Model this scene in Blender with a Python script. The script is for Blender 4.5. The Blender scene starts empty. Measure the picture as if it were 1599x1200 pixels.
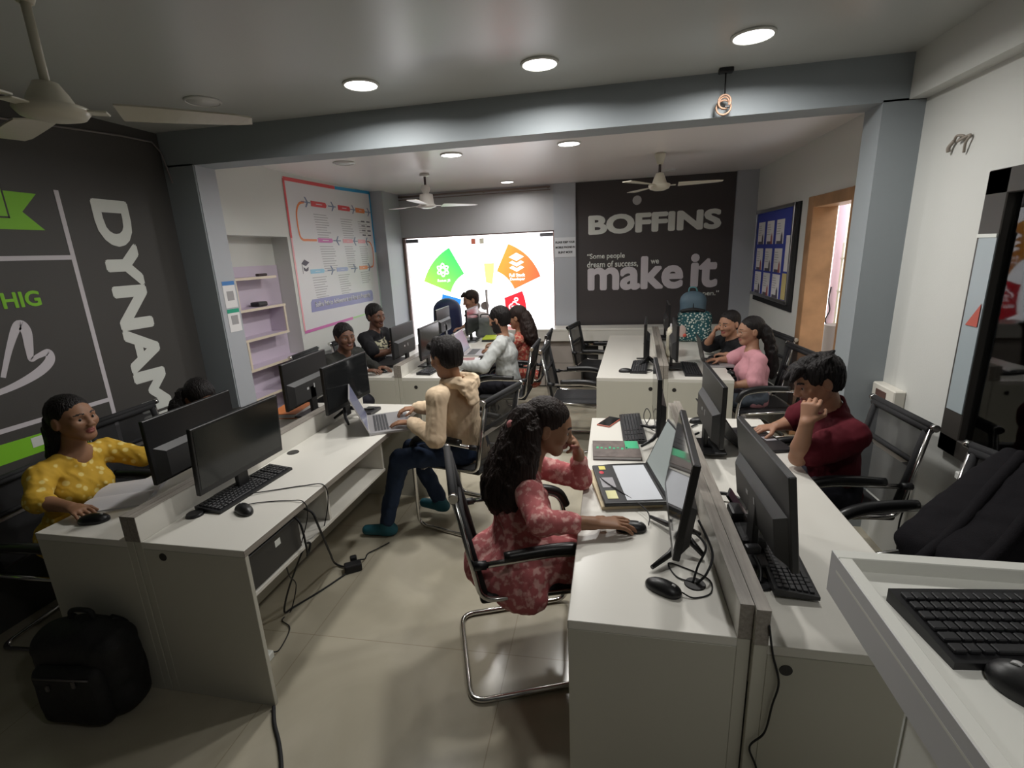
import bpy, bmesh, math, random
import numpy as np
from mathutils import Vector, Matrix
SC = bpy.context.scene
COL = SC.collection
PI = math.pi
random.seed(7)

# ---------------------------------------------------------------- camera
def camera_matrix(pos, yaw, pitch, roll):
    f = Vector((math.sin(yaw)*math.cos(pitch), math.cos(yaw)*math.cos(pitch), math.sin(pitch)))
    r = f.cross(Vector((0, 0, 1))).normalized()
    u = r.cross(f)
    c, s = math.cos(roll), math.sin(roll)
    r2 = c*r + s*u
    u2 = -s*r + c*u
    return Matrix(((r2.x, u2.x, -f.x, pos[0]), (r2.y, u2.y, -f.y, pos[1]), (r2.z, u2.z, -f.z, pos[2]), (0, 0, 0, 1)))
cam_data = bpy.data.cameras.new('camera')
cam_data.sensor_width = 36.0
cam_data.sensor_fit = 'HORIZONTAL'
cam_data.lens = 36.0*772.7/1599.0
cam_data.clip_start = 0.02
cam = bpy.data.objects.new('camera', cam_data)
COL.objects.link(cam)
cam.matrix_world = camera_matrix((0, 0, 1.8209), -0.204802, -0.259726, -0.0437157)
SC.camera = cam

# ---------------------------------------------------------------- daylight outside and exposure
SKY = 3.2
world = bpy.data.worlds.new('overcast_sky')
SC.world = world
world.use_nodes = True
wb = world.node_tree.nodes['Background']
wb.inputs['Color'].default_value = (1.0, 0.985, 0.99, 1)
wb.inputs['Strength'].default_value = SKY
vs = SC.view_settings
SC.display_settings.display_device = 'sRGB'
vs.view_transform = 'Standard'
vs.look = 'None'
vs.use_curve_mapping = False
vs.gamma = 1.0
vs.exposure = 0.12
LAMP_W = 13.5          # watts of each lit ceiling downlight

# ---------------------------------------------------------------- materials
MATS = {}
def mat(name, col, rough=0.5, metal=0.0, spec=0.5, bump=0.0, bscale=60.0, vary=0.0, vscale=8.0, coat=0.0, trans=0.0, emit=None):
    m = bpy.data.materials.new(name)
    m.use_nodes = True
    nt = m.node_tree
    b = nt.nodes['Principled BSDF']
    b.inputs['Base Color'].default_value = (*col, 1)
    b.inputs['Roughness'].default_value = rough
    b.inputs['Metallic'].default_value = metal
    b.inputs['Specular IOR Level'].default_value = spec
    b.inputs['Coat Weight'].default_value = coat
    if emit:
        b.inputs['Emission Color'].default_value = (*emit[:3], 1)
        b.inputs['Emission Strength'].default_value = emit[3]
    tc = None
    if bump or vary:
        tc = nt.nodes.new('ShaderNodeTexCoord')
    if vary:
        n = nt.nodes.new('ShaderNodeTexNoise')
        n.inputs['Scale'].default_value = vscale
        n.inputs['Detail'].default_value = 4
        nt.links.new(tc.outputs['Object'], n.inputs['Vector'])
        r = nt.nodes.new('ShaderNodeValToRGB')
        r.color_ramp.elements[0].position = 0.3
        r.color_ramp.elements[1].position = 0.7
        r.color_ramp.elements[0].color = (*[max(0, c*(1-vary)) for c in col], 1)
        r.color_ramp.elements[1].color = (*[min(1, c*(1+vary)) for c in col], 1)
        nt.links.new(n.outputs['Fac'], r.inputs['Fac'])
        nt.links.new(r.outputs['Color'], b.inputs['Base Color'])
    if bump:
        n = nt.nodes.new('ShaderNodeTexNoise')
        n.inputs['Scale'].default_value = bscale
        n.inputs['Detail'].default_value = 3
        nt.links.new(tc.outputs['Object'], n.inputs['Vector'])
        bp = nt.nodes.new('ShaderNodeBump')
        bp.inputs['Strength'].default_value = bump
        bp.inputs['Distance'].default_value = 0.01
        nt.links.new(n.outputs['Fac'], bp.inputs['Height'])
        nt.links.new(bp.outputs['Normal'], b.inputs['Normal'])
    MATS[name] = m
    return m

def nodes_of(m):
    nt = m.node_tree
    return nt, nt.nodes['Principled BSDF']

def two_tone(name, kind, c1, c2, scale, rough=0.8, lo=0.45, hi=0.55, stretch=(1, 1, 1)):
    """printed cloth or streaked surface: a procedural pattern ramps between two colours"""
    m = mat(name, c1, rough)
    nt, b = nodes_of(m)
    tc = nt.nodes.new('ShaderNodeTexCoord')
    mp = nt.nodes.new('ShaderNodeMapping')
    mp.inputs['Scale'].default_value = stretch
    nt.links.new(tc.outputs['Object'], mp.inputs['Vector'])
    if kind == 'voronoi':
        t = nt.nodes.new('ShaderNodeTexVoronoi'); out = t.outputs['Distance']
    elif kind == 'wave':
        t = nt.nodes.new('ShaderNodeTexWave'); out = t.outputs['Fac']
        t.inputs['Distortion'].default_value = 3.0
    else:
        t = nt.nodes.new('ShaderNodeTexNoise'); out = t.outputs['Fac']
        t.inputs['Detail'].default_value = 5
    t.inputs['Scale'].default_value = scale
    nt.links.new(mp.outputs['Vector'], t.inputs['Vector'])
    r = nt.nodes.new('ShaderNodeValToRGB')
    r.color_ramp.elements[0].position = lo
    r.color_ramp.elements[1].position = hi
    r.color_ramp.elements[0].color = (*c1, 1)
    r.color_ramp.elements[1].color = (*c2, 1)
    nt.links.new(out, r.inputs['Fac'])
    nt.links.new(r.outputs['Color'], b.inputs['Base Color'])
    return m

# ---------------------------------------------------------------- mesh helpers
def frame(xa, ya, za, o):
    return Matrix(((xa[0], ya[0], za[0], o[0]), (xa[1], ya[1], za[1], o[1]), (xa[2], ya[2], za[2], o[2]), (0, 0, 0, 1)))

def rotz(a, o=(0, 0, 0)):
    return Matrix.Translation(o) @ Matrix.Rotation(a, 4, 'Z')

_boxcache = {}
def _bevbox(s, b, seg):
    key = (tuple(round(v, 5) for v in s), round(b, 5), seg)
    if key not in _boxcache:
        bm = bmesh.new()
        bmesh.ops.create_cube(bm, size=1.0)
        for v in bm.verts:
            v.co = Vector((v.co.x*s[0], v.co.y*s[1], v.co.z*s[2]))
        if b > 0:
            bmesh.ops.bevel(bm, geom=list(bm.edges), offset=b, segments=seg, affect='EDGES', profile=0.5)
        bm.verts.ensure_lookup_table()
        _boxcache[key] = ([v.co.copy() for v in bm.verts], [[v.index for v in f.verts] for f in bm.faces])
        bm.free()
    return _boxcache[key]

def smooth_path(pts, n=6):
    P = [Vector(p) for p in pts]
    if len(P) < 3:
        return P
    out = []
    for i in range(len(P)-1):
        p0 = P[max(i-1, 0)]; p1 = P[i]; p2 = P[i+1]; p3 = P[min(i+2, len(P)-1)]
        for k in range(n):
            t = k/n
            out.append(0.5*((2*p1)+(p2-p0)*t+(2*p0-5*p1+4*p2-p3)*t*t+(3*p1-p0-3*p2+p3)*t**3))
    out.append(P[-1])
    return out

def fillet_path(pts, rad, n=6):
    """straight runs joined by rounded corners"""
    P = [Vector(p) for p in pts]
    out = [P[0]]
    for i in range(1, len(P)-1):
        a = (P[i-1]-P[i]); b = (P[i+1]-P[i])
        r = min(rad, a.length*0.48, b.length*0.48)
        s = P[i]+a.normalized()*r; e = P[i]+b.normalized()*r
        for k in range(n+1):
            t = k/n
            out.append(s*(1-t)**2+P[i]*2*t*(1-t)+e*t*t)
    out.append(P[-1])
    return out

class MB:
    def __init__(self):
        self.v = []; self.f = []; self.m = []; self.s = []
    def add(self, vs, fs, mi=0, M=None, smooth=False):
        o = len(self.v)
        if M is not None:
            vs = [M @ Vector(v) for v in vs]
        self.v.extend([tuple(v) for v in vs])
        for f in fs:
            self.f.append([o+i for i in f]); self.m.append(mi); self.s.append(smooth)
        return self
    def box(self, c, s, mi=0, b=0.0, M=None, seg=1):
        vs, fs = _bevbox(s, min(b, min(s)*0.45), seg)
        T = Matrix.Translation(c)
        return self.add(vs, fs, mi, (M @ T) if M is not None else T, smooth=False)
    def span(self, lo, hi, mi=0, b=0.0, M=None, seg=1):
        c = [(a+d)/2 for a, d in zip(lo, hi)]; s = [abs(d-a) for a, d in zip(lo, hi)]
        return self.box(c, s, mi, b, M, seg)
    def tube(self, pts, r, seg=8, mi=0, M=None, closed=False, caps=True):
        P = [Vector(p) for p in pts]
        n = len(P)
        rs = r if isinstance(r, (list, tuple)) else [r]*n
        vs = []; fs = []
        t0 = (P[1]-P[0]).normalized()
        up = Vector((0, 0, 1)) if abs(t0.z) < 0.9 else Vector((1, 0, 0))
        nrm = (up - t0*up.dot(t0)).normalized()
        for i in range(n):
            if closed:
                t = (P[(i+1) % n]-P[i-1]).normalized()
            else:
                t = (P[min(i+1, n-1)]-P[max(i-1, 0)]).normalized()
            nrm = (nrm - t*nrm.dot(t))
            nrm = nrm.normalized() if nrm.length > 1e-6 else t.orthogonal().normalized()
            bi = t.cross(nrm)
            for k in range(seg):
                a = 2*PI*k/seg
                vs.append(P[i]+(nrm*math.cos(a)+bi*math.sin(a))*rs[i])
        m = n if closed else n-1
        for i in range(m):
            j = (i+1) % n
            for k in range(seg):
                l = (k+1) % seg
                fs.append([i*seg+k, i*seg+l, j*seg+l, j*seg+k])
        self.add(vs, fs, mi, M, True)
        if not closed and caps:
            o = len(self.v)-len(vs)
            self.f.append([o+k for k in range(seg)][::-1]); self.m.append(mi); self.s.append(False)
            self.f.append([o+(n-1)*seg+k for k in range(seg)]); self.m.append(mi); self.s.append(False)
        return self
    def cyl(self, a, b, r0, r1=None, seg=20, mi=0, M=None):
        return self.tube([a, b], [r0, r0 if r1 is None else r1], seg, mi, M)
    def lathe(self, prof, c=(0, 0, 0), seg=28, mi=0, M=None, smooth=True):
        vs = []; fs = []
        n = len(prof)
        for (r, z) in prof:
            for k in range(seg):
                a = 2*PI*k/seg
                vs.append((c[0]+r*math.cos(a), c[1]+r*math.sin(a), c[2]+z))
        for i in range(n-1):
            for k in range(seg):
                l = (k+1) % seg
                fs.append([i*seg+k, i*seg+l, (i+1)*seg+l, (i+1)*seg+k])
        self.add(vs, fs, mi, M, smooth)
        o = len(self.v)-len(vs)
        self.f.append([o+k for k in range(seg)][::-1]); self.m.append(mi); self.s.append(False)
        self.f.append([o+(n-1)*seg+k for k in range(seg)]); self.m.append(mi); self.s.append(False)
        return self
    def prism(self, poly, z0, z1, mi=0, M=None):
        n = len(poly)
        vs = [(x, y, z0) for x, y in poly]+[(x, y, z1) for x, y in poly]
        fs = [list(range(n))[::-1], [n+i for i in range(n)]]
        for i in range(n):
            j = (i+1) % n
            fs.append([i, j, n+j, n+i])
        return self.add(vs, fs, mi, M, False)
    def ell(self, c, r, mi=0, M=None, nu=16, nv=10):
        vs = []; fs = []
        for i in range(nv+1):
            t = PI*i/nv
            for k in range(nu):
                a = 2*PI*k/nu
                vs.append((c[0]+r[0]*math.sin(t)*math.cos(a), c[1]+r[1]*math.sin(t)*math.sin(a), c[2]+r[2]*math.cos(t)))
        for i in range(nv):
            for k in range(nu):
                l = (k+1) % nu
                fs.append([i*nu+k, (i+1)*nu+k, (i+1)*nu+l, i*nu+l])
        return self.add(vs, fs, mi, M, True)
    def build(self, name, m, parent=None, kind=None):
        me = bpy.data.meshes.new(name)
        me.from_pydata(self.v, [], self.f)
        for mm in (m if isinstance(m, (list, tuple)) else [m]):
            me.materials.append(mm)
        me.polygons.foreach_set('material_index', self.m)
        me.polygons.foreach_set('use_smooth', self.s)
        bm = bmesh.new(); bm.from_mesh(me)
        bmesh.ops.remove_doubles(bm, verts=bm.verts, dist=1e-6)
        bmesh.ops.recalc_face_normals(bm, faces=bm.faces)
        bm.to_mesh(me); bm.free()
        me.update()
        o = bpy.data.objects.new(name, me)
        COL.objects.link(o)
        if parent is not None:
            o.parent = parent
        if kind:
            o['kind'] = kind
        return o

def tag(o, label, cat, group=None):
    o['label'] = label; o['category'] = cat
    if group:
        o['group'] = group
    return o

def thing(name, label, cat, loc=(0, 0, 0), rz=0.0, group=None):
    o = bpy.data.objects.new(name, None)
    o.empty_display_size = 0.1
    COL.objects.link(o)
    o.location = loc; o.rotation_euler = (0, 0, rz)
    return tag(o, label, cat, group)

def copy_tree(o, parent=None):
    c = o.copy(); COL.objects.link(c)
    if parent is not None:
        c.parent = parent
    for ch in list(o.children):
        copy_tree(ch, c)
    return c

def dup(o, label, loc=None, rz=None):
    c = copy_tree(o)
    c['label'] = label
    if loc is not None:
        c.location = loc
    if rz is not None:
        c.rotation_euler = (0, 0, rz)
    return c

def struct(name, mb, m, parent=None):
    return mb.build(name, m, parent, kind='structure' if parent is None else None)

def text_mesh(name, s, M, w=None, h=None, m=None, parent=None, bold=0.0, heavy=0.0, thick=0.004, align='LEFT', line=1.0):
    """lettering cut from the built-in font and fitted to a width and a height in the plane of M (x right, y up, z out)"""
    cu = bpy.data.curves.new(name, 'FONT')
    cu.body = s; cu.size = 1.0; cu.offset = bold; cu.align_x = align; cu.space_line = line
    cu.resolution_u = 4
    ob = bpy.data.objects.new(name+'_outline', cu)
    COL.objects.link(ob)
    dg = bpy.context.evaluated_depsgraph_get()
    me = bpy.data.meshes.new_from_object(ob.evaluated_get(dg))
    bpy.data.objects.remove(ob)
    bpy.data.curves.remove(cu)
    bm = bmesh.new(); bm.from_mesh(me)
    xs = [v.co.x for v in bm.verts]; ys = [v.co.y for v in bm.verts]
    x0, x1, y0, y1 = min(xs), max(xs), min(ys), max(ys)
    sx = w/(x1-x0) if w else None
    sy = h/(y1-y0) if h else None
    sx = sx or sy; sy = sy or sx
    if heavy:                                   # heavy weight: the outline is repeated a hair's breadth around itself
        geo = list(bm.verts)+list(bm.edges)+list(bm.faces)
        for k in range(10):
            g = bmesh.ops.duplicate(bm, geom=geo)
            a = 2*PI*k/10
            for v in g['geom']:
                if isinstance(v, bmesh.types.BMVert):
                    v.co.x += heavy*math.cos(a); v.co.y += heavy*math.sin(a); v.co.z = 0.02*(k+1)
        xs = [v.co.x for v in bm.verts]; ys = [v.co.y for v in bm.verts]
        x0, x1, y0, y1 = min(xs), max(xs), min(ys), max(ys)
        sx = w/(x1-x0) if w else None; sy = h/(y1-y0) if h else None
        sx = sx or sy; sy = sy or sx
    if not heavy:
        g = bmesh.ops.extrude_face_region(bm, geom=list(bm.faces))
        for v in g['geom']:
            if isinstance(v, bmesh.types.BMVert):
                v.co.z += 0.2
    for v in bm.verts:
        v.co = Vector(((v.co.x-x0)*sx, (v.co.y-y0)*sy, v.co.z*thick*5))
    bmesh.ops.recalc_face_normals(bm, faces=bm.faces)
    bm.transform(M)
    bm.to_mesh(me); bm.free()
    me.name = name
    me.materials.clear(); me.materials.append(m)
    o = bpy.data.objects.new(name, me)
    COL.objects.link(o)
    if parent is not None:
        o.parent = parent
    return o

# ---------------------------------------------------------------- signed-distance modelling (bags, bodies, hair, clothes)
class SDF:
    def __init__(self, lo, hi, h):
        self.lo = np.array(lo, float); self.h = h
        self.n = np.maximum(4, np.ceil((np.array(hi, float)-self.lo)/h).astype(int)+1)
        self.D = np.full(self.n, 0.12, np.float32)
    def _win(self, lo, hi, pad):
        a = np.clip(np.floor((np.array(lo)-pad-self.lo)/self.h).astype(int), 0, self.n)
        b = np.clip(np.ceil((np.array(hi)+pad-self.lo)/self.h).astype(int)+1, 0, self.n)
        if np.any(b <= a):
            return None, None
        sl = tuple(slice(int(i), int(j)) for i, j in zip(a, b))
        ax = [(self.lo[i]+self.h*np.arange(a[i], b[i])).astype(np.float32) for i in range(3)]
        return sl, (ax[0][:, None, None], ax[1][None, :, None], ax[2][None, None, :])
    def _mix(self, sl, d, k, op):
        D = self.D[sl]
        if op == 'sub':
            d = -d
            hh = np.clip(0.5-0.5*(D-d)/k, 0, 1)
            self.D[sl] = D+(d-D)*hh+k*hh*(1-hh)
        else:
            hh = np.clip(0.5+0.5*(D-d)/k, 0, 1)
            self.D[sl] = D+(d-D)*hh-k*hh*(1-hh)
    def cone(self, a, b, ra, rb, k=0.015, op='add'):
        a = np.array(a, float); b = np.array(b, float); R = max(ra, rb)
        sl, P = self._win(np.minimum(a, b)-R, np.maximum(a, b)+R, k+2*self.h+0.01)
        if sl is None: return self
        ba = b-a; L2 = float(ba@ba)+1e-12
        x, y, z = P[0]-a[0], P[1]-a[1], P[2]-a[2]
        t = np.clip((x*ba[0]+y*ba[1]+z*ba[2])/L2, 0, 1)
        d = np.sqrt((x-t*ba[0])**2+(y-t*ba[1])**2+(z-t*ba[2])**2)-(ra+(rb-ra)*t)
        self._mix(sl, d.astype(np.float32), k, op)
        return self
    def ocone(self, a, b, lat, wa, wb, da, db, k=0.03, op='add'):
        """tapered limb of oval section: lat is the wide axis"""
        a = np.array(a, float); b = np.array(b, float); lat = np.array(lat, float); lat /= np.linalg.norm(lat)
        R = max(wa, wb, da, db)
        sl, P = self._win(np.minimum(a, b)-R, np.maximum(a, b)+R, k+2*self.h+0.01)
        if sl is None: return self
        ba = b-a; L2 = float(ba@ba)+1e-12
        x, y, z = P[0]-a[0], P[1]-a[1], P[2]-a[2]
        t = np.clip((x*ba[0]+y*ba[1]+z*ba[2])/L2, 0, 1)
        vx, vy, vz = x-t*ba[0], y-t*ba[1], z-t*ba[2]
        l = vx*lat[0]+vy*lat[1]+vz*lat[2]
        q2 = np.maximum(vx*vx+vy*vy+vz*vz-l*l, 0)
        w = wa+(wb-wa)*t; dp = da+(db-da)*t
        d = (np.sqrt((l/w)**2+q2/(dp*dp))-1)*np.minimum(w, dp)
        self._mix(sl, d.astype(np.float32), k, op)
        return self
    def ell(self, c, r, R=None, k=0.015, op='add'):
        c = np.array(c, float); R = np.eye(3) if R is None else np.array(R, float)   # rows are axes
        ext = np.sqrt((R.T**2)@(np.array(r)**2))
        sl, P = self._win(c-ext, c+ext, k+2*self.h+0.01)
        if sl is None: return self
        x, y, z = P[0]-c[0], P[1]-c[1], P[2]-c[2]
        q = [(R[i][0]*x+R[i][1]*y+R[i][2]*z)/r[i] for i in range(3)]
        m = np.sqrt(q[0]**2+q[1]**2+q[2]**2)
        m2 = np.sqrt((q[0]/r[0])**2+(q[1]/r[1])**2+(q[2]/r[2])**2)+1e-9
        d = np.where(m > 0.05, m*(m-1)/m2, -min(r))
        self._mix(sl, d.astype(np.float32), k, op)
        return self
    def rbox(self, c, hs, rad, R=None, k=0.01, op='add'):
        c = np.array(c, float); R = np.eye(3) if R is None else np.array(R, float)
        ext = np.abs(R.T)@np.array(hs)
        sl, P = self._win(c-ext, c+ext, k+2*self.h+0.01)
        if sl is None: return self
        x, y, z = P[0]-c[0], P[1]-c[1], P[2]-c[2]
        q = [np.abs(R[i][0]*x+R[i][1]*y+R[i][2]*z)-(hs[i]-rad) for i in range(3)]
        d = np.sqrt(sum(np.maximum(v, 0)**2 for v in q))+np.minimum(np.maximum(np.maximum(q[0], q[1]), q[2]), 0)-rad
        self._mix(sl, d.astype(np.float32), k, op)
        return self
    def half(self, p, n, k=0.01):
        """cut away everything on the side n points to"""
        ax = [(self.lo[i]+self.h*np.arange(self.n[i])).astype(np.float32) for i in range(3)]
        d = (ax[0][:, None, None]-p[0])*n[0]+(ax[1][None, :, None]-p[1])*n[1]+(ax[2][None, None, :]-p[2])*n[2]
        self.D = np.maximum(self.D, d.astype(np.float32))
        return self
    def ripple(self, amp, wl, seed=0, stretch=(1, 1, 1)):
        """folds: layered warped sines"""
        rs = np.random.RandomState(seed)
        near = np.abs(self.D) < (amp*3+2*self.h)
        I = np.nonzero(near)
        P = np.stack(I, -1)*self.h+self.lo
        P = P/np.array(stretch)
        acc = np.zeros(len(P))
        for o, (a, w) in enumerate(((1.0, wl), (0.6, wl*0.55), (0.3, wl*0.3))):
            d1 = rs.normal(size=3); d1 /= np.linalg.norm(d1)
            d2 = rs.normal(size=3); d2 /= np.linalg.norm(d2)
            d3 = rs.normal(size=3); d3 /= np.linalg.norm(d3)
            ph = rs.rand(3)*6.28
            k = 2*PI/w
            acc += a*np.sin(k*(P@d1)+ph[0]+1.6*np.sin(0.6*k*(P@d2)+ph[1])+1.1*np.sin(0.8*k*(P@d3)+ph[2]))
        self.D[I] += (amp*acc).astype(np.float32)
        return self
    def mesh(self):
        D = self.D; h = self.h
        D[0] = D[-1] = 0.1; D[:, 0] = D[:, -1] = 0.1; D[:, :, 0] = D[:, :, -1] = 0.1
        ins = D < 0
        c = np.zeros(self.n-1, np.uint8)
        offs = [(i, j, k) for i in (0, 1) for j in (0, 1) for k in (0, 1)]
        N = self.n
        for i, j, k in offs:
            c += ins[i:N[0]-1+i, j:N[1]-1+j, k:N[2]-1+k]
        I = np.nonzero((c > 0) & (c < 8))
        cells = np.stack(I, -1)
        vals = {o: D[I[0]+o[0], I[1]+o[1], I[2]+o[2]] for o in offs}
        acc = np.zeros((len(cells), 3)); cnt = np.zeros(len(cells))
        for o in offs:
            for ax in range(3):
                if o[ax] == 0:
                    e = list(o); e[ax] = 1; e = tuple(e)
                    a, b = vals[o], vals[e]
                    cr = (a < 0) != (b < 0)
                    t = np.where(cr, a/np.where(cr, a-b, 1), 0)
                    p = np.tile(np.array(o, float), (len(cells), 1)); p[:, ax] = t
                    acc[cr] += p[cr]; cnt[cr] += 1
        V = (cells+acc/cnt[:, None])*h+self.lo
        idx = np.full(self.n, -1, np.int32)
        idx[I] = np.arange(len(cells))
        quads = []
        for ax in range(3):
            b, d = [(1, 2), (2, 0), (0, 1)][ax]
            sl0 = [slice(None)]*3; sl1 = [slice(None)]*3
            sl0[ax] = slice(0, -1); sl1[ax] = slice(1, None)
            E = np.nonzero(ins[tuple(sl0)] != ins[tuple(sl1)])
            P = np.stack(E, -1)
            def at(db, dd):
                Q = P.copy(); Q[:, b] -= db; Q[:, d] -= dd
                return idx[Q[:, 0], Q[:, 1], Q[:, 2]]
            q = np.stack([at(1, 1), at(0, 1), at(0, 0), at(1, 0)], -1)
            fl = ins[E]
            q[~fl] = q[~fl][:, ::-1]
            quads.append(q)
        Q = np.concatenate(quads)
        Q = Q[(Q >= 0).all(1)]
        return V, Q

def mesh_np(name, V, Q, m, parent=None, mi=None, loc=None):
    me = bpy.data.meshes.new(name)
    if loc is not None:
        V = V-np.array(loc)
    me.vertices.add(len(V)); me.vertices.foreach_set('co', np.ascontiguousarray(V, np.float32).ravel())
    me.loops.add(Q.size); me.loops.foreach_set('vertex_index', np.ascontiguousarray(Q, np.int32).ravel())
    me.polygons.add(len(Q))
    me.polygons.foreach_set('loop_start', np.arange(0, Q.size, 4, dtype=np.int32))
    for mm in (m if isinstance(m, (list, tuple)) else [m]):
        me.materials.append(mm)
    if mi is not None:
        me.polygons.foreach_set('material_index', np.ascontiguousarray(mi, np.int32))
    me.polygons.foreach_set('use_smooth', np.ones(len(Q), bool))
    me.update(calc_edges=True)
    o = bpy.data.objects.new(name, me)
    COL.objects.link(o)
    if parent is not None:
        o.parent = parent
    return o

# ---------------------------------------------------------------- room materials
m_floor = mat('vitrified_tile', (0.52, 0.475, 0.37), 0.16, spec=0.5)
nt, b = nodes_of(m_floor)
tc = nt.nodes.new('ShaderNodeTexCoord')
mp = nt.nodes.new('ShaderNodeMapping'); mp.inputs['Location'].default_value = (0.42, 0.13, 0); mp.inputs['Rotation'].default_value = (0, 0, -0.02)
br = nt.nodes.new('ShaderNodeTexBrick')
br.offset = 0.0; br.inputs['Scale'].default_value = 1.0
br.inputs['Brick Width'].default_value = 1.0; br.inputs['Row Height'].default_value = 1.0
br.inputs['Mortar Size'].default_value = 0.0022; br.inputs['Mortar Smooth'].default_value = 0.2
br.inputs['Color1'].default_value = (1, 1, 1, 1); br.inputs['Color2'].default_value = (0.97, 0.97, 0.97, 1); br.inputs['Mortar'].default_value = (0.74, 0.72, 0.68, 1)
nz = nt.nodes.new('ShaderNodeTexNoise'); nz.inputs['Scale'].default_value = 1.6; nz.inputs['Detail'].default_value = 5; nz.inputs['Distortion'].default_value = 1.5
rp = nt.nodes.new('ShaderNodeValToRGB')
rp.color_ramp.elements[0].position = 0.3; rp.color_ramp.elements[1].position = 0.7
rp.color_ramp.elements[0].color = (0.40, 0.365, 0.28, 1); rp.color_ramp.elements[1].color = (0.49, 0.45, 0.36, 1)
mx = nt.nodes.new('ShaderNodeMix'); mx.data_type = 'RGBA'; mx.blend_type = 'MULTIPLY'; mx.inputs[0].default_value = 1.0
nt.links.new(tc.outputs['Object'], mp.inputs['Vector']); nt.links.new(mp.outputs['Vector'], br.inputs['Vector'])
nt.links.new(tc.outputs['Object'], nz.inputs['Vector']); nt.links.new(nz.outputs['Fac'], rp.inputs['Fac'])
nt.links.new(rp.outputs['Color'], mx.inputs[6]); nt.links.new(br.outputs['Color'], mx.inputs[7])
nt.links.new(mx.outputs[2], b.inputs['Base Color'])

m_ceil = mat('grey_gloss_ceiling', (0.50, 0.515, 0.50), 0.28, spec=0.45)
m_ceil2 = mat('white_gloss_ceiling', (0.84, 0.80, 0.79), 0.26, spec=0.5)
m_white = mat('white_wall_paint', (0.66, 0.665, 0.635), 0.55, bump=0.05, bscale=120)
m_grey = mat('blue_grey_paint', (0.29, 0.32, 0.34), 0.62, bump=0.04, bscale=120)
m_greyL = mat('pale_blue_grey', (0.44, 0.46, 0.50), 0.5, bump=0.04, bscale=120)
m_head = mat('grey_lintel_paint', (0.50, 0.50, 0.52), 0.5)
m_dark = mat('charcoal_vinyl', (0.070, 0.066, 0.063), 0.5, bump=0.05, bscale=200)
m_dark2 = mat('charcoal_poster', (0.058, 0.050, 0.051), 0.55)
m_lilac = mat('lilac_laminate', (0.60, 0.52, 0.62), 0.5)
m_cream = mat('cream_edge', (0.72, 0.62, 0.50), 0.5)
m_beige = mat('beige_panel', (0.44, 0.395, 0.36), 0.5)
m_letter = mat('letter_white', (0.74, 0.76, 0.72), 0.5)
m_letter2 = mat('letter_lilac', (0.66, 0.62, 0.66), 0.5)
m_green = mat('banner_green', (0.25, 0.62, 0.03), 0.5)
m_black = mat('black_plastic', (0.012, 0.012, 0.014), 0.42)
m_blackm = mat('black_matte', (0.010, 0.010, 0.012), 0.7)
m_steel = mat('brushed_steel', (0.55, 0.55, 0.56), 0.3, metal=1.0)
m_alu = mat('grey_aluminium', (0.30, 0.28, 0.27), 0.4, metal=0.6)

# ---------------------------------------------------------------- structure
XL, XR, YB, YB2, YW = -3.13, 1.60, 3.244, 3.446, 6.88
ZC, ZC2, ZB = 2.73, 2.66, 2.505
YF = -1.3
XR2 = 1.72
f = MB().span((-3.7, YF-0.2, -0.12), (2.1, 7.0, 0.0))
struct('floor', f, m_floor)
f = MB().span((XL-0.2, YF-0.2, ZC), (XR+0.2, YB+0.02, ZC+0.12))
struct('ceiling', f, m_ceil)
f = MB().span((-3.7, YB2-0.02, ZC2), (2.0, 7.1, ZC2+0.15))
struct('ceiling_rear', f, m_ceil2)
f = MB().span((XL-0.15, YF, 0), (XL, YB, ZC))
struct('wall_left', f, m_white)
f = MB().span((XL-0.15, YF-0.15, 0), (XR+0.2, YF, ZC))
struct('wall_front', f, mat('dim_front_wall', (0.10, 0.10, 0.10), 0.7))  # coloured dark to keep its bounce off the near desk ends
# right wall of the front half with an opening for the interior window
wy0, wy1, wz0, wz1 = 1.05, 2.62, 0.81, 2.07
f = MB().span((XR, wy1, 0), (XR+0.15, YB+0.1, ZC)).span((XR, YF, 0), (XR+0.15, wy0, ZC))
f.span((XR, wy0, 0), (XR+0.15, wy1, wz0)).span((XR, wy0, wz1), (XR+0.15, wy1, ZC))
struct('wall_right', f, m_white)
f = MB().span((1.519, YF, 2.508), (XR+0.02, YB, ZC))
struct('trim_1', f, m_white)                       # boxed beam along the right wall
f = MB().span((XL-0.1, YB, ZB), (XR+0.15, YB2, ZC+0.1))
struct('trim_2', f, m_grey)                        # cross beam
f = MB().span((XL-0.1, YB, 0), (-2.887, YB2, ZB+0.01))
f.span((-2.8885, YB+0.012, 0), (-2.882, YB2-0.001, ZB), 1)
struct('trim_3', f, [m_grey, m_greyL])             # left pillar, paler on its inner face
f = MB().span((1.398, YB, 0), (XR+0.15, YB2, ZB+0.01))
struct('trim_4', f, m_grey)                        # right pillar

# left wall of the rear half: niche, header over it, then the flat stretch that carries the poster
f = MB().span((-3.6, YB2-0.02, 0), (-3.275, 4.6, ZC2)).span((-3.6, YB2-0.06, 0), (-3.13, YB2, ZC2))
f.span((-3.3, YB2, 2.06), (-3.10, 4.51, ZC2))
f.span((-3.6, 4.50, 0), (-3.10, 7.0, ZC2))
struct('wall_left_rear', f, m_white)
f = MB().span((-3.10, 6.37, 0), (-2.93, YW+0.02, ZC2))
struct('trim_5', f, m_greyL)                       # corner pillar left of the glass door
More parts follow.
